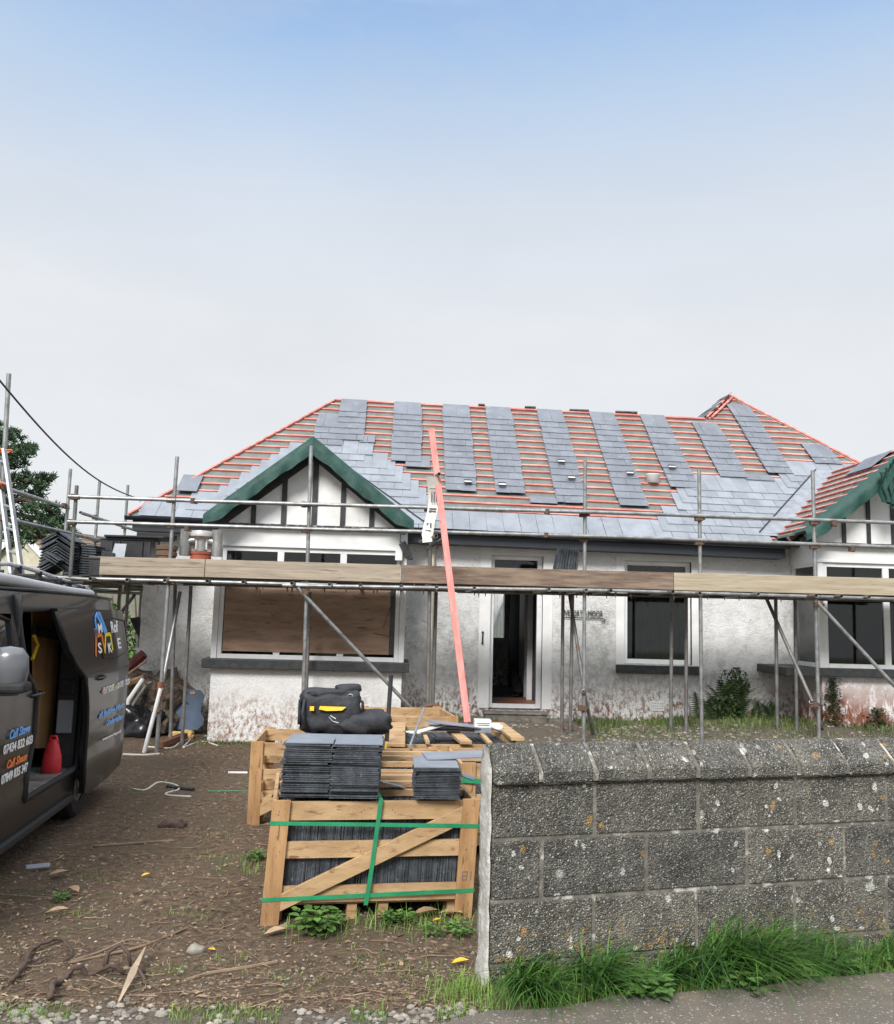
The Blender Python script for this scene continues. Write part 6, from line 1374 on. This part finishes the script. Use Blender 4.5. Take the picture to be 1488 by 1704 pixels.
for i, (pts_, r, mt, nm, lab) in enumerate((
    ([(245, 1245), (285, 1246), (300, 1236), (317, 1229), (310, 1240), (306, 1246), (335, 1234), (362, 1243)], .010, rope, 'rope', 'off-white rope snaking by the feet of the scaffold tubes'),
    ([(222, 1314), (242, 1315), (262, 1305), (280, 1304), (294, 1308), (297, 1316), (278, 1321), (280, 1325), (318, 1328)], .009, rope, 'cord', 'looped pale cord on the bare soil right of the van door'),
    ([(205, 1256), (240, 1257), (265, 1255)], .014, rope, 'lath', 'pale thin lath flat on the ground under the white tube foot'),
    ([(380, 1286), (412, 1287)], .012, whitep, 'lath', 'short white strip lying left of the leftmost crate'),
    ([(340, 1226), (430, 1228)], .02, lead, 'flat_bar', 'grey flat bar lying below the left bay wall'),
    ([(345, 1318), (400, 1318), (417, 1318)], .006, strapg, 'strap', 'thin green strap end on the soil left of the leftmost crate'),
    ([(278, 1311), (300, 1314), (322, 1318)], .018, black, 'rubber_strip', 'short black strip beside the looped pale cord'),
    ([(155, 1409), (200, 1405), (240, 1402), (290, 1399)], .010, twig, 'stick', 'long straight stick on the soil below the van wheel'),
    ([(310, 1632), (350, 1622), (400, 1614), (460, 1603)], .010, chips, 'stick', 'long pale stick on the soil left of the front crate foot'),
    ([(110, 1608), (180, 1592), (240, 1578), (310, 1546)], .007, twig, 'stick', 'thin straight stick pointing up right in the foreground'),
    ([(95, 1610), (160, 1590), (200, 1570), (222, 1565), (250, 1573)], .006, twig, 'stick', 'thin bent twig above the dark root in the foreground'))):
    q = MB(); P = gpath(pts_, r*.8); q.path(spl(P), r, 7); tag(q.build(nm, mt, smooth='auto'), lab, nm.replace('_', ' '))
# dark roots in the foreground
for i, (pts_, rr, lab) in enumerate((([(82, 1672), (90, 1650), (112, 1632), (135, 1630), (160, 1626), (195, 1624), (215, 1621), (232, 1626), (244, 1640)], .013, 'thick dark root lying in the foreground soil, long and nearly level'), ([(20, 1640), (40, 1615), (55, 1588), (80, 1576), (100, 1572), (115, 1588), (118, 1600), (105, 1612)], .009, 'dark looped root at the lower left of the soil'), ([(48, 1610), (62, 1606), (85, 1598)], .006, 'thin dark side root inside the looped one'))):
    q = MB(); P = gpath(pts_, .02); P = spl(P, 6); n_ = len(P); P = [p+Vector((rnd(-.006, .006), rnd(-.006, .006), .02*math.sin(k*.5)*(i == 0)+rnd(0, .006))) for k, p in enumerate(P)]; q.path(P, [rr*(1.2-.7*k/n_) for k in range(n_)], 7)
    if i == 0:
        c = P[int(n_*.55)]; q.path([c, c+Vector((.0, .03, .06)), c+Vector((.05, .05, .09)), c+Vector((.10, .03, .05)), c+Vector((.11, .02, .0))], [.012, .011, .011, .009, .007], 7)
    tag(q.build('root', droot, smooth=True), lab, 'root', 'roots in the foreground')
q = MB(); a, b = gpath([(197, 1672)], .01)[0], gpath([(240, 1600)], .06)[0]; 
q.add([a+Vector((-.004, 0, 0)), a.lerp(b, .5)+Vector((-.014, 0, .015)), b+Vector((-.006, 0, 0)), b+Vector((.004, 0, .01)), a.lerp(b, .5)+Vector((.016, 0, 0)), a+Vector((.004, 0, 0))], [(0, 5, 4, 1), (1, 4, 3, 2)]); tag(q.build('dry_leaf', M('dry_blade', (.45, .35, .24), (.35, .27, .19), 9, rough=.7)), 'long pale dry leaf blade pointing up over the dark root', 'leaf')
def leaf3(mb, p, L_, w_, rz, tilt=.3, curl=.3):
    d = Vector((math.cos(rz), math.sin(rz), 0)); s_ = Vector((-d.y, d.x, 0)); vs = []
    for t, ww in ((0, .08), (.25, .8), (.5, 1), (.75, .75), (1, .05)):
        z = L_*(math.sin(t*math.pi)*curl*.4+tilt*t*.4); 
        for k in (-1, 0, 1): vs.append(p+d*L_*t+s_*w_/2*ww*k+Vector((0, 0, z+(abs(k)*w_*curl*.5))))
    mb.add(vs, [(i*3+k, i*3+k+1, i*3+4+k, i*3+3+k) for i in range(4) for k in range(2)])
for i, (u, v, mt, L_, rz, lab) in enumerate(((796, 1480, yleaf, .07, .2, 'yellow leaf caught against the end of the block wall'), (752, 1612, yleaf, .085, .15, 'bright yellow leaf on the soil left of the block wall foot'), (320, 1583, yleaf, .05, .6, 'small yellow leaf beside the stone in the foreground'), (345, 1584, yleaf, .05, -.5, 'small yellow leaf right of its twin in the foreground'), (720, 1538, yleaf, .05, .4, 'small yellow leaf under the right foot of the front crate'), (80, 1465, bleaf, .12, .5, 'curled red-brown leaf on the soil in the left foreground'), (688, 1530, bleaf, .14, .2, 'large pale brown leaf under the front crate'), (730, 1528, bleaf, .14, -.3, 'large red-brown leaf under the right of the front crate'), (130, 1490, bleaf, .10, 2.4, 'pale brown leaf near the weed tuft at left'), (75, 1524, bleaf, .12, .3, 'reddish torn leaf on the left foreground soil'), (440, 1560, bleaf, .12, .4, 'tan leaf beside the left foot of the front crate'), (235, 1465, yleaf, .06, .7, 'orange leaf in the middle of the bare soil'))):
    p = gpath([(u, v)], .012)[0]; q = MB(); leaf3(q, p, L_, L_*.55, rz); tag(q.build('fallen_leaf', mt, smooth=True), lab, 'leaf', 'fallen leaves')
p = gpath([(327, 1583)], .015)[0]; q = MB(); blob(q, p, (.045, .035, .022), (16, 10), .8, .4, 15, 3); tag(q.build('stone', stonem, smooth=True), 'flat grey-brown stone between two yellow leaves', 'stone')
p = gpath([(63, 1450)], .01)[0]; q = MB(); q.box(p+Vector((0, 0, .02)), (.14, .05, .006), Matrix.Rotation(R(25), 3, 'Z') @ Matrix.Rotation(R(15), 3, 'X')); tag(q.build('slate_shard', slateT), 'grey shard of slate on the soil at the left', 'slate')
p = gpath([(288, 1376)], .02)[0]; q = MB(); blob(q, p, (.10, .06, .04), (16, 10), .8, .7, 10, 3); tag(q.build('clod', droot, smooth=True), 'dark clod of earth in the middle of the bare soil', 'clod')
# ---------------------------------------------------------------- litter, stones, grass (uncountable)
def ok(x, y):  # free of crates and inside the yard
    if y < 11 and x > .45+.23*(x-.45)*0 and y < 4.31+(x-.48)*.231: return False
    return True
q = MB()
for _ in range(19000):
    y = 4.05+8.3*rnd(0, 1)**1.9; x = rnd(-.53*y-.3, min(.62*y, 7)); 
    if not ok(x, y) or (x > .45 and y < 8.5): continue
    if noise.noise(Vector((x*1.1, y*1.1, 2))) < rnd(-.65, .15): continue
    L_ = rnd(.005, .024)*(1.9 if rnd(0, 1) < .05 else 1)*(1+.10*(y-4)); w_ = L_*rnd(.12, .5); a = rnd(0, 6.3); d = Vector((math.cos(a), math.sin(a), rnd(-.25, .25))); s_ = Vector((-d.y, d.x, rnd(-.3, .3)))*w_
    p = Vector((x, y, rough(x, y)+.004+rnd(0, .006))); m_ = p+d*L_/2+Vector((0, 0, L_*rnd(0, .2)))
    q.add([p-s_/2, p+s_/2, m_+s_/2, m_-s_/2, p+d*L_+s_*.3, p+d*L_-s_*.3], [(0, 1, 2, 3), (3, 2, 4, 5)])
stuff(q.build('litter', chips), 'brown wood chips and dead leaves strewn over the bare soil', 'litter')
q = MB()
for _ in range(300):
    y = 4.15+6*rnd(0, 1)**1.8; x = rnd(-.53*y, min(.45, .05*y+.3)); a = rnd(-.9, .9)+(math.pi if rnd(0, 1) < .5 else 0); L_ = rnd(.06, .30); P = [Vector((x, y, 0))]
    for k in range(4): a += rnd(-.45, .45); P.append(P[-1]+Vector((math.cos(a), math.sin(a), 0))*L_/4)
    P = [Vector((p.x, p.y, rough(p.x, p.y)+.006+rnd(0, .008))) for p in P]; q.path(P, [rnd(.0015, .004)*(1-.15*k) for k in range(5)], 4)
for _ in range(5200):
    y = 4.12+7.5*rnd(0, 1)**1.7; x = rnd(-.53*y-.3, min(.62*y, .46)); a = rnd(0, 6.3); L_ = rnd(.02, .075)*(1+.08*(y-4)); w_ = rnd(.0008, .0022)*(1+.12*(y-4))
    if noise.noise(Vector((x*.9, y*.9, 21))) < rnd(-.5, .3): continue
    d = Vector((math.cos(a), math.sin(a), 0)); d2_ = Vector((math.cos(a+rnd(-.5, .5)), math.sin(a), 0)); s_ = Vector((-d.y, d.x, 0))*w_; p = Vector((x, y, rough(x, y)+.007+rnd(0, .006))); m_ = p+d*L_*.5+Vector((0, 0, rnd(-.004, .008))); e_ = m_+d2_*L_*.5
    q.add([p-s_, p+s_, m_+s_, m_-s_, e_+s_*.4, e_-s_*.4], [(0, 1, 2, 3), (3, 2, 4, 5)])
stuff(q.build('twigs', twig), 'small twigs scattered over the soil', 'twigs')
ico = []
def pebble(mb, p, r, fl=.6):
    n_ = 6; vs = [p+Vector((0, 0, r*fl))]; a0 = rnd(0, 6)
    for (zz, rr) in ((.45, .8), (-.1, 1)):
        for k in range(n_): a = a0+6.283*k/n_; q_ = rr*r*rnd(.75, 1.15); vs.append(p+Vector((math.cos(a)*q_, math.sin(a)*q_*.8, r*fl*zz)))
    mb.add(vs, [(0, 1+k, 1+(k+1) % n_) for k in range(n_)]+[(1+k, 7+k, 7+(k+1) % n_, 1+(k+1) % n_) for k in range(n_)])
q = MB()
for _ in range(1300):
    x = rnd(-2.4, .45); y = 4.02+rnd(-.25, .04)+.05*math.sin(x*3)+random.gauss(0, .05)+(.13*sm(-1.6, -2.0, x))
    if noise.noise(Vector((x*3, y*4, 0))) < rnd(-.3, .25): continue
    pebble(q, Vector((x, y, rough(x, y)+.004)), rnd(.004, .022)*(1.5 if rnd(0, 1) < .06 else 1))
for _ in range(1500):
    y = 4.3+7*rnd(0, 1)**1.7; x = rnd(-.5*y, min(.45, .1*y)); pebble(q, Vector((x, y, rough(x, y)+.002)), rnd(.003, .012))
for _ in range(5200):
    x = rnd(-.3, 7); y = rnd(8.8, 12.3)
    if noise.noise(Vector((x*1.5, y*1.5, 7))) < rnd(-.5, .3): continue
    pebble(q, Vector((x, y, rough(x, y)+.005)), rnd(.01, .035))
q2 = MB()
for _ in range(5000):
    y = 4.1+7.5*rnd(0, 1)**1.8; x = rnd(-.53*y-.3, min(.62*y, .46))
    if noise.noise(Vector((x*1.7, y*1.7, 12))) < rnd(-.5, .35): continue
    pebble(q2, Vector((x, y, rough(x, y)-.001)), rnd(.004, .016)*(1+.08*(y-4))*(1.6 if rnd(0, 1) < .08 else 1), .4)
stuff(q2.build('soil_crumbs', M('crumbs', (.15, .105, .068), (.215, .155, .105), 9, rough=.95, isl=.35)), 'loose crumbs and clods of brown earth', 'soil')
stuff(q.build('gravel', stonem), 'pale stones along the road edge and below the bungalow', 'gravel')
def blade(mb, p, h_, w_, lean, az, nseg=4, droop=1.0):
    d = Vector((math.cos(az), math.sin(az), 0)); s_ = Vector((-d.y, d.x, 0)); b = len(mb.v); 
    for k in range(nseg+1):
        t = k/nseg; ww = w_*(1-t**1.6)+.0006; c = p+d*(h_*lean*t*t)+Vector((0, 0, h_*(t-droop*lean*.38*t**3))); mb.v.append(tuple(c-s_*ww/2)); mb.v.append(tuple(c+s_*ww/2))
    for k in range(nseg): a = b+2*k; mb.f.append((a, a+1, a+3, a+2)); mb.m.append(0)
def wallz(u, n_): p = WO+WD*u+WN*n_; return p, (.0 if n_ < .3 else .03)
q = MB()
# long tufts along the wall foot
tufts = []
for _ in range(115):
    u = rnd(-.02, 3.2); dens = .35+.65*(math.exp(-((u-.33)/.28)**2)+1.2*math.exp(-((u-1.35)/.42)**2)+.3*math.exp(-((u-2.2)/.3)**2))
    if rnd(0, 1.3) > dens: continue
    tufts.append((u, rnd(.02, .30), .13+.20*(math.exp(-((u-.33)/.25)**2)*.8+1.05*math.exp(-((u-1.32)/.42)**2)+.25*math.exp(-((u-2.3)/.4)**2))))
for (u, n_, hh) in tufts:
    az0 = rnd(-.9, .5)+ (-.5)
    for _ in range(36):
        p, z = wallz(u+random.gauss(0, .035), max(.008, n_+random.gauss(0, .03))); p.z = -.01
        blade(q, p, hh*rnd(.5, 1.2)*1.15, rnd(.005, .012), rnd(.35, 1.6), az0+random.gauss(0, .95), 6, 1.3)
stuff(q.build('long_grass', grassm), 'lush long green grass hanging over at the foot of the block wall', 'grass')
q = MB()
for _ in range(6500):   # short fringe along the wall and the road edge
    k = rnd(0, 1)
    if k < .42: p, z = wallz(rnd(-.15, 3.4), rnd(.01, .36)); p.z = 0; hh = rnd(.03, .11)
    elif k < .75:
        x = rnd(-2.4, .4); y = 3.98+random.gauss(0, .05); 
        if noise.noise(Vector((x*2.2, 3, 1))) < -.02: continue
        p = Vector((x, y, 0)); hh = rnd(.015, .05)
    elif k < .82: p = Vector((.36+random.gauss(0, .09), 4.2+random.gauss(0, .09), 0)); hh = rnd(.03, .10)
    elif k < .92: c = random.choice(((-.1, 5.0), (-.35, 4.98), (.35, 5.1), (.2, 5.0), (-.9, 6.1), (.42, 5.4))); p = Vector((c[0]+random.gauss(0, .13), c[1]+random.gauss(0, .09), 0)); hh = rnd(.03, .12)
    else:
        c = random.choice(((-1.75, 5.2), (-1.15, 5.25), (-.75, 4.6), (-.45, 4.35), (-1.0, 4.45), (-1.2, 6.4), (-1.3, 7.0), (-.1, 4.6), (.1, 4.45), (-1.9, 5.9))); p = Vector((c[0]+random.gauss(0, .10), c[1]+random.gauss(0, .06), 0)); hh = rnd(.015, .05)
    p.z = rough(p.x, p.y)-.003; blade(q, p, hh, rnd(.002, .004), rnd(.1, .9), rnd(0, 6.3), 3)
stuff(q.build('short_grass', grassy), 'short bright grass along the kerb line, the crates and the wall foot', 'grass')
q = MB()
for _ in range(17000):  # strip below the house, right of the door
    x = rnd(2.6, 8.0); y = 12.9-abs(random.gauss(0, .75)); 
    if y < 10.9 or (x > BRx0 and y > 12.0): continue
    if noise.noise(Vector((x*1.6, y*2.2, 4))) < rnd(-.5, .3): continue
    blade(q, Vector((x, y, rough(x, y)-.003)), rnd(.03, .11), rnd(.006, .012), rnd(.1, .9), rnd(0, 6.3), 2)
for _ in range(2500):
    x = rnd(-2.6, 2); y = (11.95 if x < .1 else 12.9)-abs(random.gauss(0, .12)); blade(q, Vector((x, y, rough(x, y)-.003)), rnd(.02, .07), rnd(.005, .01), rnd(.1, .9), rnd(0, 6.3), 2)
stuff(q.build('yard_grass', M('yard_grass', (.12, .16, .04), (.075, .11, .03), 2, rough=.6, isl=.5)), 'rough yellow-green grass along the foot of the bungalow wall', 'grass')
# broad-leaved weeds, each a plant
def rosette(p, n, L_, name, lab, mt=weed, up=.5, grp=None, cat='weed', wr=.45):
    o = thing(name, lab, cat, tuple(p), grp); q = MB()
    for i in range(int(n*1.8)):
        a = rnd(0, 6.3); st_ = p+Vector((math.cos(a), math.sin(a), 0))*rnd(0, L_*.7)+Vector((0, 0, rnd(.1, 1)*L_*up)); leaf3(q, st_, L_*rnd(.2, .42), L_*wr*rnd(.4, .7), a+rnd(-.5, .5), rnd(-.3, .5), .3)
    q.build('leaves', mt, o, smooth=True); q = MB()
    for i in range(max(3, n//8)): a = rnd(0, 6.3); q.path([p, p+Vector((math.cos(a)*L_*.3, math.sin(a)*L_*.3, L_*up*.6))], .0025, 4)
    q.build('stem', mt, o)
for u, v, n, L_, lab in ((530, 1552, 60, .17, 'leafy green weed clump below the left of the front crate'), (650, 1540, 40, .10, 'low weed below the middle of the front crate'), (672, 1538, 30, .09, 'small weed just right of the crate bearers'), (720, 1560, 26, .08, 'tiny round-leaved weed below the right of the front crate'), (765, 1560, 34, .10, 'weed between the front crate and the wall end'), (800, 1530, 40, .12, 'green weed against the left side of the wall end'), (100, 1497, 30, .07, 'small green weed tuft in the left foreground soil'), (425, 1430, 40, .10, 'low weed left of the front crate post'), (1020, 1645, 60, .14, 'broad-leaved weed in the grass below the wall, left one'), (1075, 1665, 70, .15, 'light green weed at the pavement edge under the wall'), (1240, 1655, 24, .16, 'round dark leaf weed in the middle of the long grass'), (1185, 1590, 20, .16, 'broad dark leaves high on the long grass tuft'), (1400, 1620, 50, .12, 'weed at the foot of the wall near the right edge'), (1335, 1640, 40, .1, 'small weed right of the long grass')):
    p = atZ(u, v, .0)
    if p.x > .5 and (p-WO).dot(WN) < .03: p = p+WN*(.04-(p-WO).dot(WN))
    p.z = rough(p.x, p.y); rosette(p, n, L_, 'weed', lab, up=.6, grp='weeds round the crates and wall')
# fern shrub at the wall, climbers
def frond(mb, p, L_, az, lean):
    d = Vector((math.cos(az), math.sin(az), 0)); n_ = 16; prev = p
    for k in range(1, n_+1):
        t = k/n_; c = p+d*(L_*lean*t*t)+Vector((0, 0, L_*(t-.35*lean*t**3))); s_ = Vector((-d.y, d.x, 0)); w_ = L_*.20*math.sin(math.pi*min(1, t*.92+.08))**.7
        for sg in (-1, 1): e = c+s_*sg*w_+Vector((0, 0, -.15*w_))+d*w_*.4; mb.add([prev, e-(e-prev)*.1+Vector((0, 0, .01)), e, c+Vector((0, 0, .0))], [(0, 1, 2, 3)])
        prev = c
for i, (u, L_, n, lab) in enumerate(((1240, .72, 34, 'tall dark fern against the wall between window and right bay'), (1203, .5, 12, 'low spiky fern left of the tall dark one'), (1290, .40, 16, 'low dark fern right of the tall one, by the bay'))):
    p = atZ(u, 1206, .35); p.y = 12.7; p.z = gz(p.x, p.y); o = thing('fern', lab, 'fern', tuple(p), 'ferns by the house wall'); q = MB()
    for _ in range(n): az = rnd(math.pi*.95, math.pi*2.05); frond(q, p+Vector((rnd(-.18, .18), rnd(-.08, .08), 0)), L_*rnd(.5, 1.05), az, rnd(.05, .75))
    if i == 0: leafcloud(q, [((p.x, p.y-.1, p.z+.25), (.3, .18, .25)), ((p.x+.05, p.y-.05, p.z+.5), (.22, .14, .25))], 900, .035)
    q.build('fronds', fern, o)
for u, v0, v1, wd, n, lab in ((1388, 1130, 1212, .11, 420, 'green climber creeping up the right bay wall'), (1462, 1178, 1212, .13, 200, 'small leafy plant at the foot of the right bay wall')):
    a, b = atY(u, v0, YB-.04), atY(u, v1, YB-.06); o = thing('climbing_plant', lab, 'plant', (b.x, b.y, gz(b.x, b.y)), 'plants on the right bay wall'); q = MB(); L_ = a.z-gz(b.x, b.y)
    for _ in range(n): t = rnd(0, 1); p = Vector((b.x+random.gauss(0, wd*(.9-.6*t)), YB-.03-abs(random.gauss(0, .04)), gz(b.x, YB)+L_*t)); leaf3(q, p, rnd(.03, .055), .03, rnd(0, 6.3), rnd(-.8, .8))
    q.build('leaves', fern, o); q = MB(); q.path([(b.x, YB-.03, gz(b.x, YB)), (b.x+.03, YB-.02, gz(b.x, YB)+L_*.5), (a.x, YB-.02, a.z)], .006, 6); q.build('stem', bark, o)
# pebbles stuck out of the coping tops so that the edge is not straight
